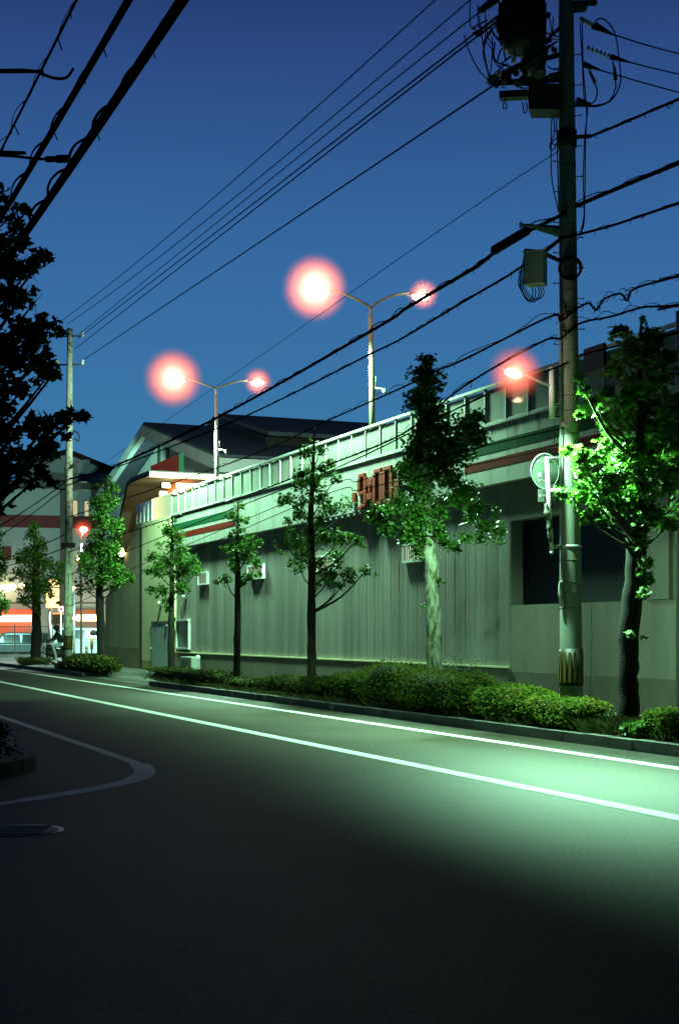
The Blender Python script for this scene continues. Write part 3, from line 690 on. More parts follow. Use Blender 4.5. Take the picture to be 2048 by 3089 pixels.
# ---------------------------------------------------------------- round traffic sign seen from behind
ts = thing('traffic_sign', 'round traffic sign seen from behind with a small plate below, bracketed to the thick pole', 'traffic sign', RP(1652, 1668, -.25))
c = r4(590, 1262, -.12); nrm = Vector((-.25, .93, .05)).normalized(); sx = nrm.cross(Z).normalized()
if sx.x < 0: sx = -sx
sz = sx.cross(nrm)
b = MB(); vs = []
for j in range(40):
    an = 2 * math.pi * j / 40; vs.append(c + sx * math.cos(an) * .235 + Z * math.sin(an) * .277)
b.prism(vs, nrm * .012); b.build('disc', M['signback'], ts)
b = MB(); vs = []
rim = [c + sx * math.cos(2 * math.pi * j / 40) * .237 + Z * math.sin(2 * math.pi * j / 40) * .279 for j in range(41)]
b.tube(rim, .009, 6, cap=False); b.build('rim', M['steel'], ts)
b = MB(); b.box(r4(602, 1440, -.13), sx * .145, nrm * .006, Z * .1); b.build('plate', M['signback'], ts)
b = MB(); b.box(r4(550, 1287, -.145), sx * .025, nrm * .002, Z * .03); b.build('sticker', M['white'], ts)
b = MB(); b.tube([r4(600, 1160, -.24), r4(640, 1855, -.24)], .03, 12); b.lathe(r4(640, 1855, -.24), -Z, [(.03, -.01), (.033, 0), (.02, .03)], 12); b.build('post', M['white'], ts)
b = MB()
for y in (1192, 1330, 1440): b.box(r4(598 + (y - 1190) * .06, y, -.19), sx * .14, nrm * .03, Z * .014)
b.tube([r4(612, 1170, -.22), r4(715, 1165, 0)], .025, 8); b.tube([r4(650, 1815, -.22), r4(715, 1810, -.05)], .028, 8)
zc = zof(1650); b.lathe(pole_at(zc) - Z * .02, Z, [(pole_r(zc) + .012, 0), (pole_r(zc) + .012, .04)], 24); build_each(b, 'bracket', M['steel'], ts)
b = MB(); b.tube(smooth([r4(600, 1500, -.28), r4(600, 1560, -.29), r4(622, 1640, -.28), r4(620, 1720, -.28), r4(632, 1780, -.27)]), [.03] * 6 + [.045] * 10 + [.03] * 9, 8); b.build('wrap', M['equip'], ts)

# ---------------------------------------------------------------- far utility pole
PY2 = 59.0
lb = at(205, 2015, PY2); lb.z = .1; lt = at(211, 990, PY2)
up2 = thing('utility_pole', 'slimmer far utility pole with mottled peeling surface behind the low driveway bush', 'utility pole', lb)
b = MB(); b.tube([lb.lerp(lt, k / 8) for k in range(9)], [.19 - .075 * k / 8 for k in range(9)], 18); b.build('pole', mat('pole_peeling', (.34, .36, .28), .9, .5, 5, .2, 40, col2=(.1, .11, .06), thr=(.34, .5)), up2)
def L2(u, v, dy=0.0): return at(u, v, PY2 + dy)
b = MB(); b.lathe(L2(205, 1960), Z, [(.2, 0), (.2, .58)], 18); g2 = b.build('guard_band', M['black'], up2)
b = MB()
for k in range(-2, 3):
    an = math.atan2(-lb.y, -lb.x) + k * .5; cdir = Vector((math.cos(an), math.sin(an), 0)); b.box(L2(205, 1939) + cdir * .205, Vector((-cdir.y, cdir.x, 0)) * .025, cdir * .004, Z * .25)
build_each(b, 'yellow_stripe', M['yellow'], g2)
b = MB()
for v in (1014, 1100): b.tube([L2(170, v, .6), L2(252, v - 1, -.5)], .035, 6)
for v in (1450, 1475): b.tube([L2(165, v, .5), L2(262, v + 5, -.4)], .03, 6)
build_each(b, 'cross_arm', M['equip'], up2)
b = MB()
for (u, v) in ((249, 1006), (249, 1090), (172, 1090)): b.lathe(L2(u, v, -.5), Z, [(.05, -.12), (.09, -.06), (.05, -.02), (.09, .03), (.04, .1)], 10)
build_each(b, 'insulator', M['porcelain'], up2)
b = MB()
for pts in (((222, 1300), (237, 1308), (238, 1330), (225, 1322)), ((214, 1310), (195, 1318), (215, 1330)), ((226, 1400), (233, 1425), (229, 1450), (240, 1455)), ((200, 1390), (196, 1420), (203, 1440))):
    b.tube(smooth([L2(u, v, -.2) for u, v in pts]), .03, 6)
b.tube([L2(212, 1412, -.2), L2(236, 1392, -.2)], .05, 6); b.box(L2(206, 1645, -.1), Vector((.28, 0, 0)), Vector((0, .1, 0)), Z * .1)
build_each(b, 'pole_fitting', M['darkmetal'], up2)

# ---------------------------------------------------------------- overhead cables, each one a thing
def cable(label, pts, r, sag=0.0, lash=0, n=10, splice=(), cat='cable', group='overhead cables'):
    pts = list(pts)
    if pts[0].x > 4.5 and 10 < pts[0].y < 20: pts.insert(0, pts[0] + (pts[0] - pts[1]).normalized() * 30)
    if pts[-1].x > 4.5: pts.append(pts[-1] + (pts[-1] - pts[-2]).normalized() * 30)
    if pts[0].x < -4 and pts[0].y < 20: pts.insert(0, pts[0] + Vector((-14, 0, 0)))
    P_ = []
    for i in range(len(pts) - 1):
        for j in range(n):
            t = j / n; p = pts[i].lerp(pts[i + 1], t)
            if len(pts) == 2: p = p - Z * sag * 4 * t * (1 - t)
            P_.append(p)
    P_.append(pts[-1])
    if len(pts) > 2: P_ = smooth(pts, n)
    b = MB(); b.tube(P_, r, 6)
    o = b.build('overhead_cable', M['cable'], None, P_[0]); tag(o, label, cat, group)
    if lash:
        L = 0; hp = []; ph = 0; rg = random.Random(len(P_)); nxt = .5
        h = MB()
        for i in range(len(P_) - 1):
            seg = P_[i + 1] - P_[i]; k = max(2, int(seg.length / .09)); t = seg.normalized(); x = t.cross(Z).normalized(); y = x.cross(t)
            for j in range(k):
                ph += .09 * (5.5 + rg.uniform(-1.5, 1.5)); p = P_[i] + seg * (j / k); rr = lash * (1 + .5 * math.sin(ph * .13))
                hp.append(p + x * math.cos(ph) * rr * .6 + y * (rr * .75 + math.sin(ph) * rr * .6))
                L += .09
                if L > nxt:
                    nxt = L + rg.uniform(.45, .8); d = (t + x * rg.uniform(-.8, .8) - y * rg.uniform(.1, .9)).normalized(); h.tube([p, p + d * rg.uniform(.07, .14)], .007, 4)
        h.tube(hp, max(.005, r * .35), 4); h.build('lashing_wire', M['cable'], o)
    sh_ = n if (len(pts) > 2 and (pts[0].x > 12 or pts[0].x < -16)) else 0
    for (i, ln, rr) in splice:
        i = i + sh_
        c_ = P_[i]; t = (P_[min(i + 1, len(P_) - 1)] - P_[max(i - 1, 0)]).normalized(); h = MB()
        h.tube([c_ - t * ln, c_ - t * ln * .9, c_ + t * ln * .9, c_ + t * ln], [rr * .5, rr, rr, rr * .5], 10); h.build('splice_closure', M['black'], o)
    return o
ML = at(103, 631, 18.2)
cable('topmost thin straight wire at the upper centre running to the far pole', [at(1560, -230, 21.8), L2(190, 964)], .013, .25)
cable('second thin straight wire just below the topmost one, running to the far pole top', [at(1590, -150, 21.8), L2(203, 977)], .013, .25)
cable('power wire leaving the big transformer, upper one of the close trio', [r5(300, 30, -.4), r5(-48, 210, -.6), L2(238, 1008)], .012, n=14)
cable('power wire of the close trio that ends at the black wedge clamp', [r5(90, 240, -.4), r5(-46, 335, -.6), L2(236, 1020)], .014, n=14)
cable('lowest power wire of the close trio under the wedge clamp', [r5(110, 255, -.45), r5(-46, 370, -.65), L2(226, 1052)], .014, n=14)
cable('single power wire below the trio, tied to the lower insulator arm', [r5(180, 615, -.5), r5(-40, 790, -1.0), L2(248, 1088)], .014, n=14)
cable('very thin wire from the thick pole falling towards the left deck lamp', [RP(1690, 450, -.1), RP(1300, 712, 1.5), at(730, 1112, 44), L2(214, 1465)], .007)
cable('thick lashed communication cable with black splice closure below the junction cabinet', [at(2300, 392, 17.6), at(2048, 490, 19.9), RP(1757, 612, -.15), r6(700, 120, -.2), r6(340, 300, -.4), r6(120, 470, -.8), dY(1075, 630, 24.4), dY(940, 710, 27.2), dY(855, 765, 29.5), dY(500, 965, 40), dY(260, 1078, 52), L2(210, 1445, -.2)], .032, lash=.045, n=8, splice=((40, .42, .075),))
cable('wavy communication cable under the thick lashed one', [at(2300, 540, 17.6), at(2048, 612, 19.9), r6(1100, 185, -.2), r6(860, 250, -.15), r6(700, 290, -.2), r6(560, 400, -.3), r6(420, 490, -.3), r6(300, 570, -.5), r6(0, 745, -.9), dY(930, 780, 27.4), dY(860, 815, 29.5), dY(500, 990, 40), L2(208, 1462, -.2)], .02, lash=.02, n=8)
cable('lashed cable with slack loops right of the pole, above the lit street lamp', [at(2300, 770, 17.8), at(2048, 832, 20.0), r6(1240, 655, -.2), r6(1190, 740, -.2), r6(1140, 690, -.2), r6(1020, 730, -.2), r6(965, 810, -.2), r6(910, 760, -.2), r6(820, 800, -.2), r6(705, 885, -.22), r6(620, 860, -.25), r6(0, 1170, -.6), at(1315, 1118, 25.5), at(1221, 1165, 27.5), at(989, 1268, 33), at(700, 1395, 43), L2(208, 1560, -.2)], .018, lash=.05, n=8)
cable('lashed cable that crosses directly over the glowing street lamp', [at(2300, 862, 17.8), at(2048, 918, 20.0), r6(1300, 790, -.2), r6(1080, 855, -.2), r6(850, 905, -.2), r6(705, 1015, -.22), r6(570, 1040, -.3), r6(0, 1365, -.7), at(1208, 1312, 27.5), at(967, 1411, 34), at(915, 1430, 36), at(695, 1512, 43), at(532, 1559, 50), L2(208, 1665, -.2)], .018, lash=.05, n=8, splice=((80, .42, .07), (88, .45, .07), (96, .5, .07)))
cable('smooth black cable crossing the parapet panels just below the street lamp', [at(2300, 925, 17.8), at(2048, 1000, 20.0), r4(900, 400, -.2), r4(700, 490, -.22), r4(300, 640, -.4), r4(0, 780, -.6), at(1369, 1237, 25.2), at(1000, 1418, 33), at(600, 1575, 47), L2(208, 1735, -.2)], .016, n=8)
cable('thin drop wire across the white fascia above the sign characters', [RP(1700, 1290, -.15), at(1300, 1385, 26), at(1083, 1451, 30.5), at(900, 1500, 36), L2(208, 1800, -.2)], .01, n=8)
cable('thin drop wire across the fascia level with the sign characters', [RP(1700, 1345, -.15), at(1300, 1430, 26), at(1083, 1478, 30.5), at(900, 1525, 36), L2(208, 1830, -.2)], .01, n=8)
cable('cable rising to the right edge from the clamp at mid pole', [r5(900, 1000, .05), r5(1050, 940, -.3), r5(1250, 855, -.9), at(2048, 297, 19.9), at(2300, 190, 17.6)], .022, lash=.012, n=8)
cable('upper of the three service wires descending to the right from the strain insulators', [r5(1090, 248, .2), at(2048, 160, 24.5), at(2500, 262, 27)], .013, n=8)
cable('middle service wire descending to the right, held by the long insulator string', [r5(1200, 448, .2), at(2048, 222, 24.5), at(2500, 322, 27)], .013, n=8)
cable('lowest service wire descending to the right with a small bead', [r5(990, 508, .2), at(2048, 277, 24.5), at(2500, 392, 27)], .013, n=8, splice=((11, .05, .02),))
for (lab, q1, z1, r1, lash) in (('thickest lashed cable bundle of the three in the top left sky', 3.3, 7.06, .05, .07), ('middle lashed cable of the three in the top left sky', 2.85, 7.0, .034, .05), ('thinnest outer cable of the three in the top left sky, with spiral ties', 2.45, 7.0, .012, .05)):
    cable(lab, [fr(a, q1, z1 - .15 * math.sin((a % 30) / 30 * math.pi)) for a in (-4, 4, 8, 12, 16, 20, 24, 28, 34, 44, 60)], r1, lash=lash, n=6)
cable('level side wire tied to the middle cable near the top left corner', [at(-300, 216, 13.2), at(0, 210, 13.2), at(95, 212, 13.1), at(160, 233, 13.05), at(200, 232, 13.0), at(222, 204, 12.95)], .014, n=8)
cable('level side wire with a clamp block tied to the thickest cable at the left', [at(-300, 455, 15.8), at(0, 467, 15.8), at(120, 478, 15.8), at(190, 478, 15.7)], .016, n=8, splice=((20, .11, .035), (24, .08, .045)))
for (v0, v1) in ((1452, 1585), (1560, 1660), (1640, 1700)):
    pass
cable('upper wire sloping left from the far pole in front of the white store', [L2(200, 1452), at(-10, 1590, 72)], .025, .1)
cable('middle wire sloping left from the far pole across the red band', [L2(198, 1470), at(-10, 1622, 75)], .022, .1)
cable('lower wire sloping left from the far pole below the red band', [L2(198, 1612), at(-10, 1690, 75)], .02, .1)
cable('lowest wire sloping left from the far pole behind the street tree', [L2(198, 1652), at(-10, 1712, 75)], .02, .1)

# ---------------------------------------------------------------- double arm lamps on the roof deck
def ona2(u, v, a0): return ona(u, v, a0)
LAMPC = (.44, 1.0, .60)
heads = []
def deck_lamp(label, u0, vf, hl, hr, tilt, rust):
    global ax, sdv, upv
    f = onq(u0, vf, 14.95); a0 = f.dot(D); base = fr(a0, 14.95, 5.9) + Vector((tilt, 0, 0))
    t = thing('deck_lamp', label, 'lamp post', base, 'double arm lamps on the roof deck')
    b = MB(); b.tube([base, base.lerp(f, .5), f - Z * .1], [.085, .075, .06], 12); b.lathe(base, Z, [(.16, 0), (.16, .02), (.1, .03)], 12); b.build('pole', M['lamppostrust'] if rust else M['lamppost'], t)
    b = MB(); z = base.z + (f.z - base.z) * .5; p = base.lerp(f, .52)
    b.tube([p + Vector((.07, 0, -.4)), p + Vector((.09, 0, .3))], .03, 6); b.tube([p, p + Vector((.32, -.05, -.05))], .03, 8); b.tube([p + Vector((.3, -.05, -.05)), p + Vector((.36, -.06, -.16))], .045, 8); b.build('spot_light', M['steel'], t)
    for (u, v, rh) in (hl, hr):
        h = ona(u, v, a0); d = Vector((h.x - f.x, h.y - f.y, 0)); ln = d.length; dn = d.normalized()
        hz_ = h.z - f.z; pts = [f - Z * .12, f + Z * .12 + dn * .03, f + dn * ln * .22 + Z * hz_ * .6, f + dn * ln * .5 + Z * hz_ * .92, h - dn * .36 + Z * .03]
        b = MB(); b.tube(smooth(pts), .035, 8); b.build('arm', M['lamppostrust'] if rust else M['lamppost'], t)
        ax = (dn + Z * .1).normalized(); h = h - ax * (.12 if rh > .6 else 0); sdv = Z.cross(ax).normalized(); upv = ax.cross(sdv)
        b = MB(); head(b, h, .4, .15, .13); lh = b.build('lamp_head', M['equip'], t)
        b = MB(); b.ball(h - upv * .03, .26, .12, .1, 16, 10, X=ax, Y=sdv); b.build('lens', M['lens'], lh)
        heads.append((h - upv * .16, h + ax * (.12 if rh > .6 else .05) + Vector((0, -.36, -.05)), rh))
deck_lamp('double arm lamp post on the roof deck in front of the gable roof', 652, 1182, (526, 1142, .98), (776, 1152, .5), .03, False)
deck_lamp('taller rust streaked double arm lamp post rising above the frosted parapet', 1118, 940, (951, 872, .8), (1269, 891, .4), .06, True)

# ---------------------------------------------------------------- trees
from mathutils import noise
LOBED = [(0, 0), (.16, .1), (.5, .02), (.36, .3), (.56, .52), (.26, .55), (0, 1), (-.26, .55), (-.56, .52), (-.36, .3), (-.5, .02), (-.16, .1)]
SIMPLE = [(0, 0), (.34, .35), (.2, .75), (0, 1), (-.2, .75), (-.34, .35)]
def leaf(b, c, size, rg, shape, droop=.6, mi=0):
    th = rg.uniform(0, 2 * math.pi); d = Vector((math.cos(th), math.sin(th), -droop + rg.uniform(-.6, .5))).normalized()
    x = d.cross(Vector((rg.gauss(0, .6), rg.gauss(0, .6), 1))).normalized()
    n = x.cross(d); s = size * rg.uniform(.65, 1.2); k = rg.uniform(-.18, .1)
    b.add([c + d * (y - .3) * s + x * xx * s + n * (k * s * abs(xx) * 2 + rg.uniform(-.05, .05) * s) for xx, y in shape], [tuple(range(len(shape)))], mi)
def tree(name, label, trunk, Y, clumps, lsize, cov, bark, leafm, seed, shape=SIMPLE, depth=.55, group='street trees along the pavement', lim=16, off=None, rs_=1.0):
    rg = random.Random(seed)
    tp = [dY(u, v, Y) for (u, v, r) in trunk]; tp[0].z = .12
    t = thing(name, label, 'tree', tp[0].copy(), group)
    pts = []; rs = []
    sp = smooth(tp, 6); rr = [x[2] for x in trunk]
    for i, p in enumerate(sp):
        f = i / 6; k = min(int(f), len(rr) - 2); r = rr[k] + (rr[k + 1] - rr[k]) * (f - k)
        pts.append(p + Vector((rg.uniform(-.05, .05), rg.uniform(-.05, .05), 0)) * r * 2); rs.append(r * rg.uniform(.93, 1.07))
    b = MB(); b.tube(pts, rs, 14); b.build('trunk', bark, t); b = MB()
    zt = pts[-1].z; lf = MB(); cs = []
    for (u, v, r) in clumps:
        c = dY(u, v, Y); rw = r * 1.04 * rs_ * S * Y / FOC
        j = min(range(len(sp)), key=lambda i: abs(sp[i].z - c.z)); hx = abs(c.x - sp[j].x)
        dd = rg.uniform(-1, 1) * min(depth, .25 + hx * .9) if off is None else off(u, v, rg)
        c = c + (c - Vector((0, 0, EYE))) * (dd / Y)
        cs.append((c, rw))
        if r >= lim:
            zb_ = max(pts[0].z + 1.2, c.z - (.25 + .5 * (Vector((c.x, c.y, 0)) - Vector((sp[j].x, sp[j].y, 0))).length))
            j2 = min(range(len(pts)), key=lambda i: abs(pts[i].z - zb_)); p0 = pts[j2]
            mid = p0.lerp(c, .55) - Z * .1 * (c - p0).length
            L = (c - p0).length; r0 = min(rs[j2] * .45, .01 + .018 * L)
            if L > .15: b.tube(smooth([p0, mid, c], 4), [r0 * (1 - .1 * k) for k in range(9)], 6)
            for w in range(3):
                e = c + Vector((rg.gauss(0, .5), rg.gauss(0, .5), rg.gauss(.1, .5))) * rw; lf.tube([c.lerp(mid, .15), e], [.008, .003], 4, 1)
    build_each(b, 'limb', M['bark'], t)
    la = .42 * lsize * lsize
    for (c, rw) in cs:
        n = int(1.7 * cov * math.pi * rw * rw / (la * .55)); asp = rg.uniform(.7, 1.0)
        for _ in range(n):
            while True:
                q_ = Vector((rg.uniform(-1, 1), rg.uniform(-1, 1), rg.uniform(-1, 1)))
                if q_.length < 1: break
            q_ = q_ * (.55 + .45 * q_.length)
            q_ = q_ * rg.choice((.75, 1, 1, 1.12, 1.25))
            p = c + Vector((q_.x, q_.y, q_.z * asp)) * rw * 1.02
            if noise.noise(p * (1.6 / max(rw, .12)) * .35 + Vector((seed, 0, 0))) < -.2: continue
            leaf(lf, p, lsize, rg, shape)
    lf.build('crown', [leafm, M['bark']], t)
    return t
def row(u, q=12.0): return Yq(u * S, q)
Yt = row(1005)
tree('street_tree', 'stout pruned street tree with pale mottled trunk and tall dark spire', [(1006, 1640, .17), (1004, 1540, .155), (1000, 1420, .145), (996, 1310, .14), (985, 1200, .11), (980, 1080, .08), (978, 950, .05), (985, 830, .015)], Yt,
     [(985, 830, 22), (978, 860, 34), (990, 880, 36), (970, 925, 38), (985, 930, 40), (1000, 960, 36), (975, 985, 40), (1000, 1010, 45), (960, 1040, 35), (980, 1070, 50), (1025, 985, 18), (1040, 1030, 34), (1075, 985, 36), (1095, 1010, 34), (1100, 965, 26), (1060, 1045, 40), (1025, 1060, 38), (930, 1085, 26), (945, 1120, 50), (1000, 1115, 55), (1045, 1115, 45), (1085, 1132, 26), (1098, 1168, 26), (1135, 1182, 18), (880, 1185, 30), (860, 1195, 18), (905, 1160, 36), (925, 1195, 45), (960, 1225, 40), (900, 1215, 30), (985, 1180, 50), (1025, 1185, 26), (1140, 1225, 30), (1120, 1240, 26), (1152, 1250, 16), (1055, 1262, 20), (1028, 1250, 20), (970, 1265, 26), (990, 1285, 20), (985, 1385, 9), (1060, 1150, 30), (1085, 1192, 24), (1040, 1215, 26), (1068, 1238, 20), (1118, 1212, 16), (1010, 1225, 26), (940, 1240, 22), (1018, 1340, 10), (978, 1400, 8)], .095, 2.1, M['barkpale'], M['leafdeep'], 11, lim=33, rs_=.96)
Yt = row(720)
tree('street_tree', 'slim dark street tree with open tiers of branches, left of the sign characters', [(720, 1620, .115), (720, 1500, .105), (720, 1330, .095), (718, 1200, .075), (722, 1100, .05), (727, 985, .012)], Yt,
     [(725, 1010, 14), (710, 1040, 20), (740, 1040, 16), (700, 1050, 14), (762, 1072, 18), (745, 1085, 20), (715, 1080, 24), (695, 1095, 20), (722, 1115, 30), (685, 1118, 20), (662, 1150, 22), (650, 1160, 14), (700, 1165, 26), (742, 1150, 24), (775, 1105, 16), (790, 1160, 24), (762, 1175, 26), (810, 1165, 16), (735, 1195, 26), (690, 1190, 22), (665, 1205, 14), (680, 1245, 30), (650, 1250, 22), (648, 1275, 14), (700, 1280, 30), (750, 1240, 32), (790, 1240, 26), (822, 1248, 18), (840, 1260, 10), (780, 1285, 26), (735, 1300, 20), (845, 1318, 16), (865, 1325, 10), (805, 1330, 26), (765, 1325, 26), (735, 1345, 18), (690, 1310, 20), (675, 1300, 14), (785, 1350, 16)], .095, 1.25, M['bark'], M['leaf'], 12, rs_=.92)
Yt = row(548)
tree('street_tree', 'small thin street tree in front of the grey wall between two taller ones', [(548, 1610, .11), (548, 1480, .095), (549, 1340, .08), (549, 1240, .05), (550, 1155, .012)], Yt,
     [(550, 1170, 14), (540, 1195, 18), (562, 1200, 14), (552, 1225, 20), (535, 1235, 12), (578, 1250, 22), (545, 1262, 22), (600, 1248, 12), (525, 1268, 16), (570, 1285, 22), (595, 1300, 18), (540, 1300, 18), (520, 1338, 16), (502, 1345, 10), (540, 1310, 16), (578, 1332, 18), (600, 1325, 12), (558, 1345, 14), (548, 1360, 8)], .105, 1.35, M['bark'], M['leaf'], 13, rs_=.92)
Yt = row(396)
tree('street_tree', 'young street tree with loose crown in front of the steel door', [(396, 1580, .13), (396, 1450, .105), (397, 1340, .08), (397, 1260, .05), (398, 1190, .012)], Yt,
     [(398, 1200, 12), (388, 1225, 20), (408, 1240, 24), (372, 1265, 24), (395, 1265, 26), (425, 1268, 24), (412, 1295, 30), (350, 1285, 16), (385, 1300, 32), (440, 1295, 22), (362, 1315, 24), (340, 1320, 12), (430, 1325, 28), (455, 1318, 16), (400, 1340, 30), (372, 1362, 18), (350, 1362, 14), (420, 1358, 22), (385, 1385, 14), (358, 1375, 10), (395, 1430, 10), (388, 1405, 10)], .11, 1.35, M['bark'], M['leaf'], 14, rs_=.92)
Yt = row(233)
tree('street_tree', 'bushy green street tree beside the driveway, right of the far utility pole', [(234, 1560, .19), (233, 1450, .16), (230, 1370, .14), (236, 1240, .08), (244, 1100, .02)], Yt,
     [(245, 1108, 12), (232, 1130, 20), (256, 1128, 18), (222, 1160, 20), (248, 1160, 26), (232, 1190, 24), (262, 1215, 24), (235, 1220, 26), (222, 1238, 18), (275, 1245, 16), (218, 1270, 28), (250, 1265, 30), (190, 1288, 18), (205, 1310, 28), (240, 1305, 32), (270, 1320, 24), (292, 1330, 18), (305, 1340, 10), (188, 1345, 16), (262, 1345, 22), (215, 1350, 22), (182, 1370, 10), (240, 1340, 24), (278, 1345, 16)], .125, 1.5, M['barkblack'], M['leaf'], 15)
Yt = row(83)
tree('street_tree', 'dark street tree in front of the car park fence, left of the parked motorbike', [(83, 1545, .27), (84, 1450, .23), (84, 1380, .19), (82, 1280, .1), (78, 1205, .02)], Yt,
     [(78, 1212, 12), (74, 1235, 18), (92, 1255, 18), (62, 1268, 18), (82, 1275, 24), (48, 1290, 18), (88, 1298, 26), (112, 1300, 16), (40, 1322, 16), (70, 1325, 30), (115, 1325, 24), (140, 1310, 16), (138, 1335, 18), (60, 1350, 24), (95, 1355, 30), (78, 1385, 24), (55, 1385, 14), (95, 1405, 16), (28, 1335, 10), (118, 1373, 8), (132, 1352, 7), (112, 1350, 9), (133, 1392, 6)], .15, 1.5, M['barkblack'], M['leaf'], 16)
Yt = row(-12)
tree('street_tree', 'dark street tree cut by the left edge with a red glow behind it', [(-14, 1530, .25), (-12, 1400, .2), (-12, 1280, .08), (-12, 1200, .02)], Yt,
     [(-14, 1210, 16), (-5, 1235, 18), (-18, 1270, 26), (2, 1290, 18), (-10, 1320, 26), (8, 1315, 12), (-20, 1380, 28), (5, 1395, 18), (14, 1390, 12), (-6, 1410, 20), (16, 1405, 8)], .16, 1.5, M['bark'], M['leaf'], 17)
Yt = 21.1
def lit(u, v, rg): return rg.uniform(-1.1, .2) if u < 1400 and v > 870 else rg.uniform(-.9, .9)
tree('street_tree', 'large broad leaved tree right of the thick pole with bright lit boughs', [(1452, 1705, .19), (1450, 1600, .155), (1452, 1480, .15), (1465, 1340, .155), (1468, 1200, .13), (1475, 1000, .09), (1478, 800, .03), (1482, 735, .01)], Yt,
     [(1495, 742, 18), (1505, 765, 22), (1428, 765, 20), (1440, 785, 26), (1470, 790, 26), (1508, 790, 24), (1450, 815, 30), (1490, 822, 36), (1535, 825, 34), (1415, 848, 26), (1465, 855, 44), (1525, 870, 40), (1400, 905, 20), (1440, 905, 44), (1495, 920, 50), (1550, 940, 36), (1430, 965, 34), (1478, 975, 50), (1535, 1005, 42), (1495, 1040, 48), (1448, 1045, 42), (1398, 1030, 26), (1550, 1075, 36), (1480, 1105, 46), (1420, 1100, 38), (1530, 1125, 44), (1450, 1150, 42), (1500, 1175, 40), (1560, 1180, 30), (1400, 1150, 28), (1430, 1195, 30), (1480, 1212, 30), (1580, 1000, 50), (1590, 900, 40), (1590, 1120, 50), (1540, 1210, 24),
      (1340, 880, 16), (1350, 900, 14), (1352, 945, 18), (1338, 955, 12), (1372, 928, 16), (1385, 945, 14), (1392, 975, 16), (1405, 990, 14), (1318, 1040, 20), (1340, 1055, 22), (1372, 1055, 20), (1342, 1085, 20), (1385, 1095, 22), (1400, 1070, 22), (1365, 1110, 24), (1298, 1138, 14), (1318, 1145, 16), (1338, 1125, 18), (1350, 1150, 20), (1378, 1148, 22), (1405, 1175, 20), (1345, 1180, 14), (1368, 1175, 14), (1390, 1200, 12), (1285, 1130, 8), (1410, 1125, 22), (1430, 1070, 20), (1425, 1020, 16), (1350, 1205, 8),
      (1458, 1285, 12), (1495, 1300, 18), (1492, 1330, 18), (1478, 1258, 18), (1456, 1465, 8), (1442, 1255, 8), (1500, 1345, 14), (1486, 1370, 14), (1448, 1640, 6), (1462, 1690, 8), (1488, 1470, 8)], .108, 1.75, M['barkblack'], M['leaf'], 18, shape=LOBED, off=lit)
Yt = 17.0
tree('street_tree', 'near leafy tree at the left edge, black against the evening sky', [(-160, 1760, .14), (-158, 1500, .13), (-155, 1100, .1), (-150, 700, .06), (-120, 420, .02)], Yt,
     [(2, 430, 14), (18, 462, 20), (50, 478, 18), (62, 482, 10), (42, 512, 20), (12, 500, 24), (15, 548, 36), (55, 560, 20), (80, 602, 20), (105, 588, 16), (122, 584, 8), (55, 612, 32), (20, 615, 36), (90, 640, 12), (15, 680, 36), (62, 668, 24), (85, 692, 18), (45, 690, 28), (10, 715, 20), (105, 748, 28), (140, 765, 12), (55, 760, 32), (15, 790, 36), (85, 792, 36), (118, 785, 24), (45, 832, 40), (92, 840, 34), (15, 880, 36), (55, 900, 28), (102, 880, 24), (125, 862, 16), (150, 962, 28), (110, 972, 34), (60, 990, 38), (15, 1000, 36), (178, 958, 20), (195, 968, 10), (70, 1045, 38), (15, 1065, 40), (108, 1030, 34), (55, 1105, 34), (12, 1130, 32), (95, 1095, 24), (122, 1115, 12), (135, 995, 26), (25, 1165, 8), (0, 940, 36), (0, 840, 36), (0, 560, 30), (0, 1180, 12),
      (-60, 420, 45), (-100, 520, 60), (-50, 620, 60), (-90, 740, 60), (-45, 850, 60), (-60, 980, 60), (-60, 1100, 60), (-180, 500, 70), (-220, 700, 80), (-230, 900, 80), (-220, 1050, 70), (-130, 900, 60), (-130, 1080, 60)], .115, 1.55, M['bark'], M['leafdark'], 19, shape=LOBED, depth=.8, group=None)

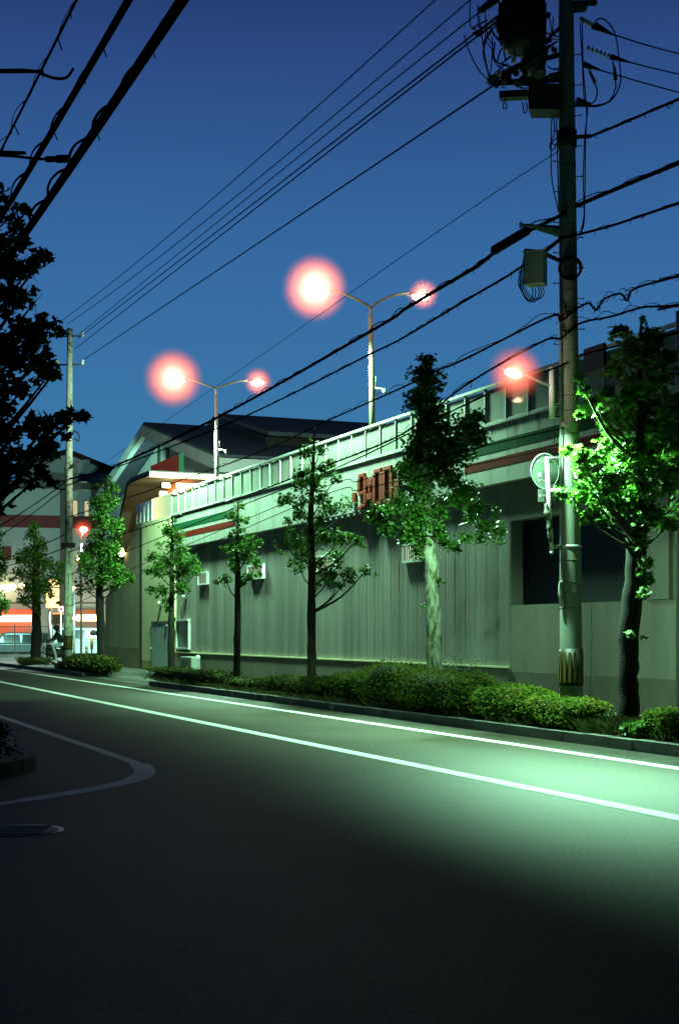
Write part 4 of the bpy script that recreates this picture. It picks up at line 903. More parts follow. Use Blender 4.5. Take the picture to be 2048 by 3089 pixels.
# ---------------------------------------------------------------- bushes of the roadside hedge
def bush(label, u0, u1, vt, q=11.75, dep=.5, leaf_s=.055, n=2600, box=.75, seed=1, mats=None, zb_=.13, group='clipped bushes along the kerb', shape=SIMPLE, cat='bush', name='bush'):
    rg = random.Random(seed); uc = (u0 + u1) / 2; u0, u1 = uc + (u0 - uc) * .93, uc + (u1 - uc) * .93; a1, a0 = aq(u0 * S, q), aq(u1 * S, q)
    z1 = zq(uc * S, vt * S, q); c = fr((a0 + a1) / 2, q, (zb_ + z1) / 2); ha = (a1 - a0) / 2; hz = (z1 - zb_) / 2
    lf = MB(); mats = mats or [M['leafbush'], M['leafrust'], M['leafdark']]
    def sp(x): return math.copysign(abs(x) ** box, x)
    def surf(d, k=1.0):
        p = Vector((sp(d.x) * ha, sp(d.y) * dep, sp(d.z) * hz)) * k
        w = c + D * p.x + N * p.y + Z * p.z
        s = noise.noise(w * 2.1 + Vector((seed * 3.1, 0, 0))) * .26 + noise.noise(w * 5.0) * .1
        return c + (D * p.x + N * p.y) * (1 + s) + Z * (p.z * (1 + (s if p.z > 0 else 0)))
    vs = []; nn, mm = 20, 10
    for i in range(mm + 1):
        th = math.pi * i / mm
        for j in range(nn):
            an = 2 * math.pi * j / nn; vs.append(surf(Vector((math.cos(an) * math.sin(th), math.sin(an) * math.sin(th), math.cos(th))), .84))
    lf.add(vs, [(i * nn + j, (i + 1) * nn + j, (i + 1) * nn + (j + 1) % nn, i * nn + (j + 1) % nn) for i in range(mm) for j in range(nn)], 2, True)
    for _ in range(n):
        d = Vector((rg.gauss(0, 1), rg.gauss(0, 1), rg.gauss(.25, 1))).normalized()
        p = surf(d, rg.uniform(.84, 1.03) if rg.random() < .93 else rg.uniform(1.0, 1.12))
        if p.z < zb_ + .02: continue
        mi = 1 if (d.z > .2 and noise.noise(p * 2.4 + Vector((9, seed, 0))) > .12 and rg.random() < .55) else 0
        leaf(lf, p, leaf_s, rg, shape, -.5, mi)
    o = lf.build(name, mats, None, Vector((c.x, c.y, zb_))); tag(o, label, cat, group); return o
bush('long low clipped bush at the driveway end of the hedge', 357, 542, 1546, dep=.5, leaf_s=.075, n=3600, box=.45, seed=1, mats=[M['leafduskbush'], M['leafbush'], M['leafdark']])
bush('low sparse bush around the foot of the thin tree', 538, 632, 1566, leaf_s=.07, n=1700, seed=2, mats=[M['leafduskbush'], M['leafbush'], M['leafdark']])
bush('flat dark bush just left of the slim dark tree trunk', 628, 712, 1562, leaf_s=.065, n=1800, seed=3, mats=[M['leafduskbush'], M['leafbush'], M['leafdark']])
bush('rounded dark bush just right of the slim dark tree trunk', 708, 775, 1562, leaf_s=.06, n=1800, seed=4, mats=[M['leafduskbush'], M['leafbush'], M['leafdark']])
bush('rounded bush third to the left of the pale mottled tree trunk', 768, 868, 1556, leaf_s=.06, n=2300, seed=5)
bush('tall rounded bush touching the left side of the pale mottled trunk', 852, 990, 1532, leaf_s=.055, n=3600, seed=6, q=11.65, dep=.55)
bush('largest mound of the hedge with bronze tinged top, in front of the pale mottled trunk', 945, 1135, 1547, q=11.55, dep=.55, leaf_s=.05, n=5200, seed=7)
bush('wide rounded bush left of the thick utility pole', 1108, 1290, 1585, q=11.6, dep=.5, leaf_s=.05, n=4800, seed=8)
bush('low rounded bush hiding the foot of the thick utility pole', 1232, 1392, 1610, q=11.45, dep=.4, leaf_s=.048, n=4200, seed=9)
bush('glossy large leaved shrub by the foot of the broad leaved tree', 1462, 1535, 1668, q=11.45, dep=.35, leaf_s=.1, n=420, seed=10, mats=[M['leaf'], M['leaf'], M['leafdark']], shape=LOBED, group=None)
bush('dark bush cut by the right edge of the picture', 1512, 1620, 1640, q=11.6, dep=.45, leaf_s=.055, n=2600, seed=20)
bush('rounded bush in front of the far utility pole', 166, 258, 1513, q=11.6, dep=.6, leaf_s=.1, n=2200, seed=21, mats=[M['leafduskbush'], M['leafbush'], M['leafdark']])
b_ = bush('very dark clipped bush on the near left corner pavement', -150, -40, 1650, q=2.2, dep=.5, leaf_s=.05, n=3000, seed=22, mats=[M['leafdark'], M['leafdark'], M['black']], group=None)
# airy weed by the wall, grass at the kerb
rg = random.Random(5)
wd = MB()
for k in range(46):
    p = onq(1340 + rg.uniform(0, 125), 2010, 14.35); p.z = .15; h = rg.uniform(.5, 1.05); e = p + Vector((rg.gauss(0, .22), rg.gauss(0, .08), h)); m_ = p.lerp(e, .5) + Vector((rg.gauss(0, .05), 0, .08))
    wd.tube([p, m_, e], .004, 4)
    for j in range(12): leaf(wd, m_.lerp(e, rg.random()) + Vector((rg.gauss(0, .07), rg.gauss(0, .05), rg.gauss(0, .07))), .04, rg, SIMPLE, .2)
tag(wd.build('weed', leafmat('leaf_weed', (.03, .1, .03), (.02, .07, .02)), None, onq(1400, 2010, 14.35)), 'airy wild weed growing against the grey wall right of the pale mottled trunk', 'weed')
gb_ = MB()
def blades(a0, a1, q0, q1, n, h):
    for k in range(n):
        p = fr(rg.uniform(a0, a1), rg.uniform(q0, q1), .14); hh_ = h * rg.uniform(.4, 1.3); d = Vector((rg.gauss(0, .4), rg.gauss(0, .4), 1)) * hh_; x = Vector((rg.uniform(-1, 1), rg.uniform(-1, 1), 0)).normalized() * .006
        gb_.add([p - x, p + x, p + d * .6 + x * .6 + Vector((0, 0, .02)), p + d * 1.0 + Vector((d.x, d.y, 0)) * .5], [(0, 1, 2, 3)])
blades(aq(1460 * S, 11.5), aq(1375 * S, 11.5), 11.12, 12.2, 1400, .2)
blades(10, AEND, 11.1, 11.4, 2600, .1); blades(AEND - 3, AEND, 11.2, 12.3, 300, .15)
blades(18, 34, 12.0, 12.5, 1200, .16)
for u in (83, 233, 175):
    ac = aq(u * S, 12.0); blades(ac - 1.1, ac + 1.1, 11.3, 12.5, 700, .3)
tag(gb_.build('grass', M['grassm']), kind='stuff')

# ---------------------------------------------------------------- small street things by the wall
x1, x0 = aq(556, 14.2), aq(590, 14.2)
ac = thing('air_conditioner', 'small pale air conditioner unit standing on the pavement against the wall', 'air conditioner', fr((x0 + x1) / 2, 14.2, .15))
b = MB(); b.fbox(x0, x1, 14.05, 14.38, .22, .76); o = b.build('casing', M['cabinet'], ac); bv = o.modifiers.new('bevel', 'BEVEL'); bv.width = .02
b = MB()
for k in range(6): b.fbox(x0 + .32, x1 - .08, 14.035, 14.046, .3 + k * .07, .33 + k * .07)
b.fbox(x0 + .16, x0 + .22, 14.035, 14.046, .24, .74); b.build('grille', M['equip'], ac)
b = MB(); b.fbox(x0 + .06, x0 + .14, 14.1, 14.34, .14, .22); b.fbox(x1 - .14, x1 - .06, 14.1, 14.34, .14, .22); build_each(b, 'foot', M['black'], ac)
p = onq(597, 1985, 14.3); b = MB(); b.ball(p, .1, .1, .1, 14, 10); b.lathe(Vector((p.x, p.y, .14)), Z, [(.05, 0), (.04, p.z - .2)], 10)
tag(b.build('globe_bollard', M['porcelain'], None, Vector((p.x, p.y, .15))), 'small white globe on a short stub beside the air conditioner', 'bollard light')

# ---------------------------------------------------------------- car park at the far end of the street
def G(u, v, z=.143): return at(u, v, (EYE - z) * FOC / (v - HV))
fy = 84.0
fn = thing('fence', 'tall grey bar fence of the car park behind the dark street trees', 'fence', at(60, 1985, fy))
b = MB(); F0 = at(-120, HV, fy + 3); F1 = at(187, HV, fy); F0.z = F1.z = 0; fd = (F1 - F0).normalized(); fl = (F1 - F0).length
b.box((F0 + F1) / 2 + Z * 1.98, fd * fl / 2, Vector((0, .02, 0)), Z * .025); b.box((F0 + F1) / 2 + Z * .32, fd * fl / 2, Vector((0, .02, 0)), Z * .025); b.build('rail', M['equip'], fn)
b = MB(); k = 0
while k * .17 < fl: b.box(F0 + fd * k * .17 + Z * 1.14, fd * .011, Vector((0, .011, 0)), Z * .81); k += 1
b.build('bar', M['equip'], fn)
k = 0
while k * 1.36 < fl:
    b = MB(); b.box(F0 + fd * k * 1.36 + Z * 1.06, fd * .035, Vector((0, .035, 0)), Z * 1.06); b.build('post', M['equip'], fn); k += 1
b = MB(); b.box((F0 + F1) / 2 + Z * .18, fd * fl / 2, Vector((0, .09, 0)), Z * .12); b.build('base_wall', M['kerbstone'], fn)

def car(name, label, c, yaw, L, W, H, paint, cat, glassz=.62, van=False, group=None):
    X = Vector((math.cos(yaw), math.sin(yaw), 0)); Yv = Vector((-X.y, X.x, 0)); c = Vector((c.x, c.y, .02 if c.z < .1 else c.z))
    t = thing(name, label, cat, c, group)
    def p(x, y, z): return c + X * x + Yv * y + Z * z
    h = L / 2; s = H * glassz
    if van: low = [(-h, .28), (h, .28), (h, .62), (h - .12, s * .98), (-h + .02, s)]; cab = [(-h + .03, s), (h - .15, s * .98), (h - .75, H - .06), (h - 1.0, H), (-h + .25, H), (-h + .08, H - .1)]
    else: low = [(-h, .3), (h, .3), (h, .6), (h - .15, .78), (h - 1.0, s), (-h + .15, s), (-h, .75)]; cab = [(-h + .2, s), (h - 1.0, s), (h - 1.7, H - .03), (h - 2.1, H), (-h + .9, H - .01), (-h + .6, H - .12)]
    def loft(b, prof, w0, w1, ins=0.0):
        n = len(prof); zs = [z for _, z in prof]; za, zb2 = min(zs), max(zs)
        wv = [w0 + (w1 - w0) * ((z - za) / max(zb2 - za, .01)) for _, z in prof]
        vs = [p(x, -w, z) for (x, z), w in zip(prof, wv)] + [p(x, w, z) for (x, z), w in zip(prof, wv)]
        b.add(vs, [tuple(range(n)), tuple(range(2 * n - 1, n - 1, -1))] + [(i, i + n, (i + 1) % n + n, (i + 1) % n) for i in range(n)])
    b = MB(); loft(b, low, W / 2 - .03, W / 2); loft(b, cab, W / 2 - .02, W / 2 - .16); o = b.build('body', paint, t); bv = o.modifiers.new('bevel', 'BEVEL'); bv.width = .07; bv.segments = 3
    # windows along both sides, windscreen and rear glass
    z0, z1 = s + .05, H - .14
    xs = [(-h + .35, -h + L * .33), (-h + L * .35, -h + L * .58), (-h + L * .6, h - (1.0 if van else 1.75))]
    for sd in (-1, 1):
        for (xa, xb) in xs:
            f0, f1 = (z0 - s) / (H - s), (z1 - s) / (H - s); y0 = (W / 2 - .02 - .14 * f0 + .012) * sd; y1 = (W / 2 - .02 - .14 * f1 + .012) * sd
            b = MB(); b.prism([p(xa, y0, z0), p(xb, y0, z0), p(xb - .06, y1, z1), p(xa + .06, y1, z1)], Yv * -sd * .02); b.build('window', M['glass'], t)
    b = MB(); i0, i1 = (1, 2) if van else (1, 2); (xa, za), (xb, zb3) = cab[i0], cab[i1]
    v0 = Vector((xa, 0, za)); v1 = Vector((xb, 0, zb3)); n_ = Vector((v1.z - v0.z, 0, -(v1.x - v0.x))).normalized() * .012; v0, v1 = v0.lerp(v1, .1) + n_, v0.lerp(v1, .92) + n_
    b.prism([p(v0.x, -W / 2 + .14, v0.z), p(v0.x, W / 2 - .14, v0.z), p(v1.x, W / 2 - .24, v1.z), p(v1.x, -W / 2 + .24, v1.z)], X * -.02); b.build('windscreen', M['glass'], t)
    for sx_ in (-1, 1):
        for sd in (-1, 1):
            wc = p(sx_ * (h - .62), sd * (W / 2 - .1), .29); b = MB(); b.lathe(wc - Yv * .09, Yv, [(.2, 0), (.28, .01), (.3, .05), (.3, .14), (.28, .17), (.2, .18)], 18); wo = b.build('wheel', M['black'], t)
            b = MB(); b.lathe(wc + Yv * sd * .07, Yv * sd, [(.19, 0), (.18, .025), (.05, .03)], 14); b.build('rim', M['steel'], wo)
    for sd in (-1, 1):
        b = MB(); b.box(p(h + .01, sd * (W / 2 - .25), .72), X * .03, Yv * .14, Z * .07); b.build('headlight', M['porcelain'], t)
        b = MB(); b.box(p(-h - .01, sd * (W / 2 - .13), s - .12), X * .03, Yv * .06, Z * .16); b.build('tail_light', M['red'], t)
    b = MB(); b.box(p(h + .02, 0, .4), X * .05, Yv * (W / 2 - .1), Z * .09); b.box(p(-h - .02, 0, .4), X * .05, Yv * (W / 2 - .1), Z * .09); build_each(b, 'bumper', paint, t)
    return t
car('parked_van', 'white van parked under the lit shop front, seen past the utility pole', at(246, 1982, 90), R(8), 3.9, 1.55, 1.92, M['carwhite'], 'van', .62, True)
car('parked_car', 'silver car parked behind the bar fence at the left edge', at(28, 1985, 93), R(200), 4.2, 1.7, 1.62, M['carsilver'], 'car', .55, group='cars parked behind the fence')
car('parked_car', 'teal grey car parked behind the fence next to the silver one', at(112, 1985, 95), R(165), 4.3, 1.7, 1.6, M['cargreen'], 'car', .56, group='cars parked behind the fence')
car('parked_car', 'white car half hidden behind the fence and the dark tree', at(-60, 1985, 99), R(185), 4.2, 1.7, 1.55, M['carwhite'], 'car', .56, group='cars parked behind the fence')

# scooter with a rider waiting at the kerb, facing left
sc0 = G(166, 2003); X = Vector((-.9, -.43, 0)).normalized(); Yv = Vector((-X.y, X.x, 0))
def sp_(x, y, z): return sc0 + X * x + Yv * y + Z * z
sco = thing('motorbike', 'dark motorbike standing at the kerb between the dark tree and the far pole', 'motorbike', sc0)
for x in (-.6, .62):
    b = MB(); ring = [sp_(x + .25 * math.cos(2 * math.pi * k / 20), 0, .3 + .25 * math.sin(2 * math.pi * k / 20)) for k in range(21)]; b.tube(ring, .05, 8, cap=False); w = b.build('wheel', M['black'], sco)
    b = MB(); b.lathe(sp_(x, -.03, .3), Yv, [(.2, 0), (.2, .06)], 16); b.build('rim', M['steel'], w)
b = MB(); b.ball(sp_(-.05, 0, .5), .5, .17, .22, 14, 8, X=X, Y=Yv); b.ball(sp_(.2, 0, .78), .28, .15, .14, 12, 8, X=X, Y=Yv); b.ball(sp_(-.55, 0, .72), .3, .14, .1, 12, 8, X=X, Y=Yv); b.build('body', M['darkmetal'], sco)
b = MB(); b.ball(sp_(-.35, 0, .82), .36, .14, .07, 12, 8, X=X, Y=Yv); b.build('seat', M['black'], sco)
b = MB(); b.tube([sp_(.62, .07, .3), sp_(.42, .07, .95)], .03, 6); b.tube([sp_(.62, -.07, .3), sp_(.42, -.07, .95)], .03, 6); build_each(b, 'fork', M['steel'], sco)
b = MB(); b.tube(smooth([sp_(.3, .36, 1.02), sp_(.42, .2, 1.03), sp_(.44, 0, .98), sp_(.42, -.2, 1.03), sp_(.3, -.36, 1.02)], 4), .018, 6); b.tube([sp_(.4, .28, 1.02), sp_(.46, .34, 1.2)], .01, 5); b.tube([sp_(.4, -.28, 1.02), sp_(.46, -.34, 1.2)], .01, 5); b.ball(sp_(.46, .34, 1.22), .02, .06, .05, 8, 6); b.ball(sp_(.46, -.34, 1.22), .02, .06, .05, 8, 6); b.build('handlebar', M['black'], sco)
b = MB(); b.ball(sp_(.52, 0, .88), .09, .1, .1, 12, 8, X=X, Y=Yv); b.build('headlight', M['porcelain'], sco)
b = MB(); b.tube([sp_(0, -.17, .32), sp_(-.75, -.2, .38)], [.03, .055], 8); b.build('exhaust', M['steel'], sco)
def skinned(name, nodes, edges, m, parent):
    me = bpy.data.meshes.new(name); o = Vector(parent.location)
    me.from_pydata([tuple(Vector(n[0]) - o) for n in nodes], edges, []); me.materials.append(m)
    ob = bpy.data.objects.new(name, me); COL.objects.link(ob); ob.parent = parent
    s_ = ob.modifiers.new('skin', 'SKIN'); sv = me.skin_vertices[0].data
    for i, n in enumerate(nodes): sv[i].radius = (n[1], n[1] * (n[2] if len(n) > 2 else 1))
    sv[0].use_root = True; ss = ob.modifiers.new('sub', 'SUBSURF'); ss.levels = 1; ss.render_levels = 2; s_.use_smooth_shade = True
    return ob
pr = thing('person', 'person in black jacket, pale trousers and dark helmet sitting on the motorbike', 'person', sp_(-.3, 0, .86))
nd = [(sp_(-.32, 0, .96), .17), (sp_(-.24, 0, 1.15), .16), (sp_(-.14, 0, 1.36), .18), (sp_(-.1, 0, 1.5), .08), (sp_(-.08, 0, 1.58), .075),
      (sp_(-.12, .2, 1.42), .075), (sp_(.02, .3, 1.2), .058), (sp_(.26, .34, 1.06), .04), (sp_(-.12, -.2, 1.42), .075), (sp_(.02, -.3, 1.2), .058), (sp_(.26, -.34, 1.06), .04)]
skinned('body', nd, [(0, 1), (1, 2), (2, 3), (3, 4), (2, 5), (5, 6), (6, 7), (2, 8), (8, 9), (9, 10)], M['jacket'], pr)
nd = [(sp_(-.32, 0, .93), .15), (sp_(-.2, .13, .9), .1), (sp_(.16, .2, .84), .085), (sp_(.02, .2, .42), .06), (sp_(.0, .2, .18), .05), (sp_(.14, .2, .12), .045),
      (sp_(-.2, -.13, .9), .1), (sp_(.16, -.2, .84), .085), (sp_(.02, -.2, .42), .06), (sp_(.0, -.2, .18), .05), (sp_(.14, -.2, .12), .045)]
skinned('trousers', nd, [(0, 1), (1, 2), (2, 3), (3, 4), (4, 5), (0, 6), (6, 7), (7, 8), (8, 9), (9, 10)], M['trousers'], pr)
b = MB(); b.ball(sp_(-.05, 0, 1.68), .1, .08, .12, 14, 10, X=X, Y=Yv); b.ball(sp_(.05, 0, 1.66), .025, .02, .03, 8, 6, X=X, Y=Yv); b.build('face', M['skin'], pr)
b = MB(); b.ball(sp_(-.08, 0, 1.71), .15, .13, .15, 16, 10, X=X, Y=Yv); b.build('helmet', M['black'], pr)
b = MB(); b.ball(sp_(.04, 0, 1.69), .06, .1, .055, 12, 8, X=X, Y=Yv); b.build('visor', M['glass'], pr)
for sd in (-1, 1):
    b = MB(); h0 = sp_(.29, .345 * sd, 1.045)
    b.ball(h0, .045, .035, .03, 10, 6, X=X, Y=Yv)
    for k in range(4): b.tube([h0 + X * .03 + Yv * (-.03 + .02 * k), h0 + X * .06 + Yv * (-.03 + .02 * k) - Z * .01, h0 + X * .055 + Yv * (-.03 + .02 * k) - Z * .04], .009, 5)
    b.tube([h0 - Yv * .03 * sd, h0 - Yv * .05 * sd + X * .02 - Z * .03], .01, 5); b.build('glove', M['jacket'], pr)

# lit shop sign on a white post, red notice board, lamp on slim post
sg = thing('shop_sign', 'bright lightbox sign on a white post, half hidden by the dark tree', 'sign', G(152, 1992))
sy = G(152, 1992).y
b = MB(); p0, p1 = at(150, 1990, sy), at(152, 1832, sy); p0.z = .1; b.tube([p0, p1], .1, 10); b.build('post', M['white'], sg)
for (v0, v1) in ((1748, 1772), (1774, 1800), (1802, 1834)):
    c0, c1 = at(140, v1, sy), at(177, v0, sy); b = MB(); b.box((c0 + c1) / 2, Vector(((c1.x - c0.x) / 2, 0, 0)), Vector((0, .12, 0)), Z * (c1.z - c0.z - .03) / 2); b.build('light_box', M['signlight'], sg)
nb = thing('notice_board', 'small red board with white square outline left of the far pole', 'sign', at(184, 1990, 84))
c = at(184, 1838, 84); b = MB(); b.box(c, Vector((.21, 0, 0)), Vector((0, .03, 0)), Z * .22); b.build('board', mat('board_red', (.5, .05, .1), .5, .1, 2, emit=(.9, .12, .2), es=.25), nb)
b = MB(); w = .12
for (dx, dz_, hx_, hz_) in ((0, w, w, .022), (0, -w, w, .022), (-w, 0, .022, w - .023), (w, 0, .022, w - .023)): b.box(c + Vector((dx + .02, -.035, dz_)), Vector((hx_, 0, 0)), Vector((0, .004, 0)), Z * hz_)
b.build('outline', M['white'], nb)
b = MB(); b.box(at(178, 1851, 84), Vector((.38, 0, 0)), Vector((0, .03, 0)), Z * .045); b.build('foot_strip', mat('strip_orange', (.7, .15, .03), .5, .1, 2, emit=(1, .25, .05), es=.5), nb)
b = MB(); pz = at(184, 1985, 84); pz.z = .1; b.tube([pz, c - Z * .1], .04, 8); b.build('post', M['white'], nb)
ly = 76.0; lp = at(252, 1597, ly)
al = thing('entrance_lamp', 'tall slim post with one round glowing lamp in front of the red band', 'lamp post', at(245, 1985, ly))
b = MB(); pz = at(245, 1985, ly); pz.z = .1; b.tube([pz, at(245, 1620, ly), lp - Z * .1], [.07, .05, .04], 8); b.build('post', M['lamppost'], al)
b = MB(); b.ball(lp, .2, .2, .17, 14, 10); b.build('globe', emis('globe_glow', (1, .95, .8), 9), al)
b = MB(); b.ball(lp + Z * .13, .22, .22, .08, 14, 8); b.build('cap', M['equip'], al)
l2 = (lp - Z * .35 - Vector((0, .3, 0)), .55)
# kerb bollard, mirror post and small planting bed by the driveway
p = G(261, 1987); b0 = thing('bollard', 'yellow and black post at the car park entrance, left of the mirror post', 'bollard', p)
b = MB(); b.lathe(p, Z, [(.07, 0), (.07, .7), (.05, .74)], 12); b.lathe(p, Z, [(.14, 0), (.14, .04), (.08, .06)], 12); b.build('post', M['yellow'], b0)
b = MB()
for k in range(3): b.lathe(p + Z * (.15 + .2 * k), Z, [(.074, 0), (.074, .09)], 12)
build_each(b, 'black_band', M['black'], b0)
p = G(277, 1990); mp_ = thing('mirror_post', 'slim striped post with a round traffic mirror in front of the white van', 'traffic mirror', p)
b = MB(); b.tube([p, p + Z * .55, p + Z * .56, p + Z * 1.25], [.04, .04, .075, .085], 10); b.build('post', M['yellow'], mp_)
b = MB(); c = p + Z * 1.48 + Vector((.1, 0, 0)); b.ball(c, .24, .09, .2, 18, 10); b.build('mirror', M['cabinet'], mp_)
b = MB(); b.ball(c + Vector((.0, -.06, 0)), .19, .05, .16, 16, 10); b.build('mirror_face', M['glass'], mp_)
pc = G(277, 2004); bd = thing('planting_bed', 'low white edged planting bed at the foot of the mirror post', 'planter', pc)
b = MB(); w, d_ = .62, 1.6
for (dx, dy, hx_, hy_) in ((0, 0, w, .07), (0, 2 * d_, w, .07), (-w, d_, .07, d_ - .072), (w, d_, .07, d_ - .072)): b.box(pc + Vector((dx, dy, .1)), Vector((hx_, 0, 0)), Vector((0, hy_, 0)), Z * .1)
b.build('edging', M['white'], bd)
b = MB(); b.box(pc + Vector((0, d_, .06)), Vector((w - .072, 0, 0)), Vector((0, d_ - .074, 0)), Z * .07); b.build('soil', M['earth'], bd)
for dx in (-20, 6):
    pass
p = G(224, 1984); b = MB(); b.tube([p, p + Z * 4.0], .07, 8); tag(b.build('slim_pole', M['steel'], None, p), 'plain slim pole just right of the far utility pole, in front of the white van', 'pole')

# ---------------------------------------------------------------- light
def spot(name, loc, col, w, half, blend, r, rot=None):
    l = bpy.data.lights.new(name, 'SPOT'); l.energy = w; l.color = col; l.spot_size = 2 * R(half); l.spot_blend = blend; l.shadow_soft_size = r
    o = bpy.data.objects.new(name, l); COL.objects.link(o); o.location = loc
    return o
def optic(so, lsp, lat, cut=None, back=None, far=None, boost=0.0, lowpass=False):
    # luminaire optic: local X along the street, local Y towards the carriageway, Z up
    xl = D; yl = -N
    so.matrix_world = Matrix(((xl.x, yl.x, 0, lsp.x), (xl.y, yl.y, 0, lsp.y), (0, 0, 1, lsp.z), (0, 0, 0, 1)))
    ld = so.data; ld.use_nodes = True; ln = ld.node_tree; nn_ = ln.nodes; LL = ln.links
    em = [n for n in nn_ if n.type == 'EMISSION'][0]; tcl = nn_.new('ShaderNodeTexCoord'); sx3 = nn_.new('ShaderNodeSeparateXYZ'); LL.new(tcl.outputs['Normal'], sx3.inputs[0])
    def ma(op, a, b_=None):
        n = nn_.new('ShaderNodeMath'); n.operation = op
        for i, x in enumerate((a, b_)):
            if x is None: continue
            if isinstance(x, (int, float)): n.inputs[i].default_value = x
            else: LL.new(x, n.inputs[i])
        return n.outputs[0]
    def sstep(x, lo, hi, o0, o1):
        n = nn_.new('ShaderNodeMapRange'); n.interpolation_type = 'SMOOTHSTEP'; LL.new(x, n.inputs['Value'])
        for k, v_ in zip(('From Min', 'From Max', 'To Min', 'To Max'), (lo, hi, o0, o1)): n.inputs[k].default_value = v_
        return n.outputs['Result']
    sg_ = ma('MULTIPLY', ma('SIGN', sx3.outputs['Z']), -1.0); yr = ma('MULTIPLY', sx3.outputs['Y'], sg_); xr = ma('MULTIPLY', sx3.outputs['X'], sg_); zd = ma('ABSOLUTE', sx3.outputs['Z'])
    tr_ = ma('DIVIDE', yr, ma('SQRT', ma('ADD', ma('MULTIPLY', yr, yr), ma('MULTIPLY', zd, zd))))
    f = sstep(tr_, *lat)
    if lowpass: f = ma('MAXIMUM', f, ma('MULTIPLY', sstep(yr, .3, .38, 1.0, 0.0), sstep(zd, .27, .36, 1.0, 0.0)))
    if cut: f = ma('MULTIPLY', f, sstep(ma('ADD', ma('MULTIPLY', yr, math.sin(R(cut))), ma('MULTIPLY', zd, math.cos(R(cut)))), -.02, .3, 0.0, 1.0))
    if back: f = ma('MULTIPLY', f, sstep(yr, *back))
    if far: f = ma('MULTIPLY', f, ma('MAXIMUM', sstep(xr, *far), sstep(yr, -.05, .15, 0.0, 1.5)))
    if boost: f = ma('MULTIPLY', f, ma('POWER', ma('MAXIMUM', zd, .42), -boost))
    LL.new(f, em.inputs['Strength'])
PW = 7900
def halo_ball(c, r, m):  # added ball that puts a coloured glow round a lamp
    b = MB(); b.ball((0, 0, 0), r, r, r, 28, 18); o = b.build('halo_ball', m, None, (0, 0, 0)); o.location = c; tag(o, kind='stuff'); return o
for i, (p, tip, rh) in enumerate(heads):
    lp_ = p - Z * (rh + .15)
    if i % 2 == 0:
        so_ = spot('deck_lamp_light', lp_, LAMPC, PW, 75, .4, .35); optic(so_, lp_, (-.05, .7, 1.0, .0), boost=1.5)
    else:
        so_ = spot('deck_lamp_light', lp_, LAMPC, PW * .35, 62, .4, .12); dv = (-Z * math.cos(R(48)) + N * math.sin(R(48))).normalized(); so_.rotation_mode = 'QUATERNION'; so_.rotation_quaternion = dv.to_track_quat('-Z', 'Y')
    plight('deck_halo_light', tip, (.97, 1, .88), 330 if rh > .6 else 60, .08)  # unseen point light added to make the halo ball glow
    halo_ball(tip, rh * 1.16, halomat('lamp_halo', (1, .25, .19), .85 if rh > .6 else .8, rh * 1.16))
gc_ = fr(ca + .6, 15.9, cz - .45); plight('canopy_halo_light', gc_ - D * .25, (1, .8, .5), 60, .1); halo_ball(gc_ - Z * .1, .85, halomat('lamp_halo_warm', (1, .22, .05), .3, .85))  # unseen light and halo ball added under the canopy
fp = fr(aq(652, 14.95), 14.95, 9.2) + N * .5; so_ = spot('gable_fill_light', fp, (.6, 1, .78), 15000, 36, .6, .1); so_.rotation_mode = 'QUATERNION'; so_.rotation_quaternion = (AP - e2 * W * .3 - Z * 1.5 - fp).to_track_quat('-Z', 'Y')  # fill light added beside the deck post to brighten the gable
lsp = lampP - Z * .5
so = spot('street_lamp_light', lsp, (.42, 1.0, .6), 4300, 89, .02, .09)
optic(so, lsp, (.24, .8, 1.0, .0), 24, (-.8, -.12, .1, 1.0), (-.2, .6, 1.0, .1), 2.4, True)
gl = lampP + Vector((0, -.25, -.04))
plight('street_halo_light', gl, (1, .95, .8), 34, .05); halo_ball(gl, .47, halomat('lamp_halo_near', (1, .2, .14), 1.6, .47))  # unseen light and halo ball added in front of the lamp head
so_ = spot('entrance_lamp_light', lp - Z * .8 + Vector((0, .3, 0)), (.4, 1, .85), 8500, 58, .3, .15); so_.rotation_mode = 'QUATERNION'; so_.rotation_quaternion = Vector((-.25, 1, -.2)).to_track_quat('-Z', 'Y'); plight('entrance_halo_light', lp - Vector((0, .25, 0)), (1, .8, .6), 90, .1); halo_ball(lp, .66, halomat('lamp_halo_far', (1, .13, .08), .5, .66))  # last two: unseen light and halo ball added round the globe

spot('entrance_lamp_down', lp - Z * .8, (.7, 1, .85), 12000, 74, .3, .15)
# ---------------------------------------------------------------- sky
w = bpy.data.worlds.new('World'); SC.world = w; w.use_nodes = True; nt = w.node_tree; nd_ = nt.nodes; L = nt.links
bg = nd_['Background']; sky = nd_.new('ShaderNodeTexSky'); sky.sky_type = 'NISHITA'; sky.sun_disc = False
sky.sun_elevation = R(1.0); sky.sun_rotation = R(200); sky.altitude = 0; sky.air_density = 1.0; sky.dust_density = .3; sky.ozone_density = 6
tc = nd_.new('ShaderNodeTexCoord'); sp2 = nd_.new('ShaderNodeSeparateXYZ'); L.new(tc.outputs['Generated'], sp2.inputs[0])
rp = nd_.new('ShaderNodeValToRGB'); cr = rp.color_ramp
cr.elements[0].position = 0; cr.elements[0].color = (.055, .235, .43, 1); cr.elements[1].position = .75; cr.elements[1].color = (.004, .006, .03, 1)
for ps, cc in ((.12, (.05, .21, .425)), (.26, (.04, .15, .38)), (.38, (.026, .07, .235)), (.47, (.01, .02, .085))):
    e = cr.elements.new(ps); e.color = (*cc, 1)
L.new(sp2.outputs['Z'], rp.inputs['Fac'])
mx = nd_.new('ShaderNodeMix'); mx.data_type = 'RGBA'; mx.inputs[0].default_value = .93
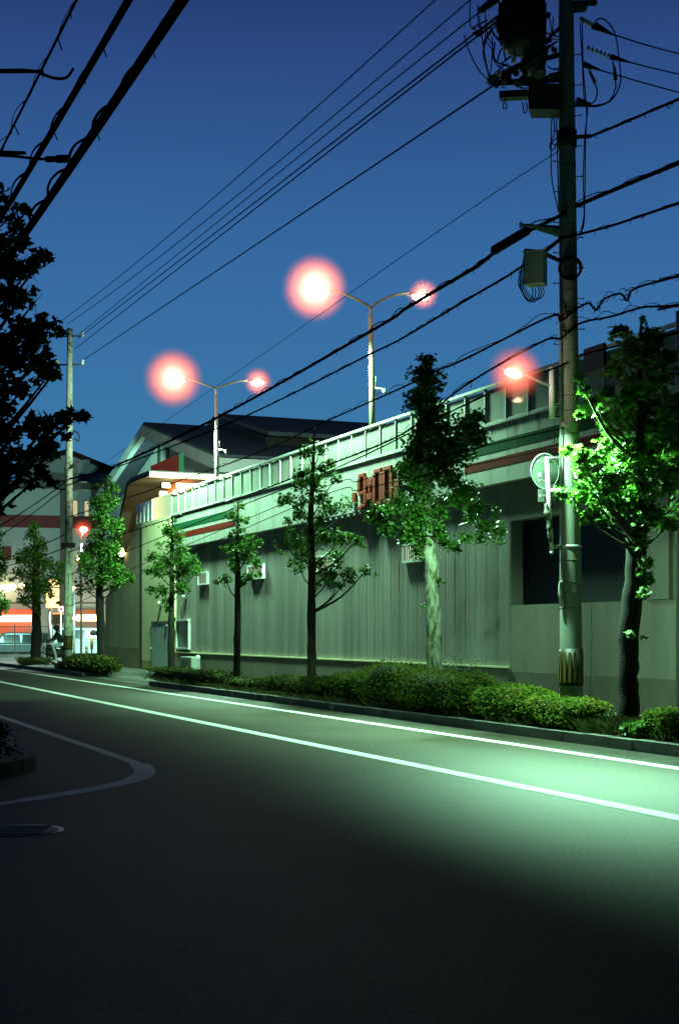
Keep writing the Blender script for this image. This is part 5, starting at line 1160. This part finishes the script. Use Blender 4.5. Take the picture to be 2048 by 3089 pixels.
sc_ = nd_.new('ShaderNodeMix'); sc_.data_type = 'RGBA'; sc_.blend_type = 'MULTIPLY'; sc_.inputs[0].default_value = 1; sc_.inputs[7].default_value = (.02, .02, .03, 1)
L.new(sky.outputs['Color'], sc_.inputs[6]); L.new(sc_.outputs[2], mx.inputs[6]); L.new(rp.outputs['Color'], mx.inputs[7]); hz2 = nd_.new('ShaderNodeVectorMath'); hz2.operation = 'MULTIPLY'; hz2.inputs[1].default_value = (1, 1, 0); L.new(tc.outputs['Generated'], hz2.inputs[0])
hn = nd_.new('ShaderNodeVectorMath'); hn.operation = 'NORMALIZE'; L.new(hz2.outputs[0], hn.inputs[0]); sp4 = nd_.new('ShaderNodeSeparateXYZ'); L.new(hn.outputs[0], sp4.inputs[0])
az = nd_.new('ShaderNodeMapRange'); az.interpolation_type = 'SMOOTHSTEP'; L.new(sp4.outputs['Y'], az.inputs['Value'])
for k, v_ in zip(('From Min', 'From Max', 'To Min', 'To Max'), (.2, .93, .14, 1.0)): az.inputs[k].default_value = v_
mz = nd_.new('ShaderNodeMix'); mz.data_type = 'RGBA'; mz.blend_type = 'MULTIPLY'; mz.inputs[0].default_value = 1; L.new(mx.outputs[2], mz.inputs[6]); L.new(az.outputs['Result'], mz.inputs[7]); L.new(mz.outputs[2], bg.inputs['Color']); bg.inputs['Strength'].default_value = 1.0

# ---------------------------------------------------------------- camera and render
cd = bpy.data.cameras.new('camera'); cam = bpy.data.objects.new('camera', cd); COL.objects.link(cam); SC.camera = cam
cam.location = (0, 0, EYE); cam.rotation_euler = (R(90), 0, 0); cd.sensor_fit = 'HORIZONTAL'; cd.sensor_width = 24; cd.lens = 50; cd.shift_y = 365.5 / 2048; cd.clip_end = 3000
cd.clip_start = .1
SC.render.engine = 'CYCLES'; SC.view_settings.view_transform = 'Standard'; SC.view_settings.look = 'None'; SC.view_settings.exposure = 0; SC.view_settings.gamma = 1
SC.cycles.use_denoising = True; SC.cycles.max_bounces = 6; SC.cycles.diffuse_bounces = 2; SC.cycles.glossy_bounces = 2; SC.cycles.transmission_bounces = 4; SC.cycles.volume_bounces = 0; SC.cycles.transparent_max_bounces = 8
SC.cycles.sample_clamp_indirect = 3; SC.cycles.caustics_reflective = False; SC.cycles.caustics_refractive = False
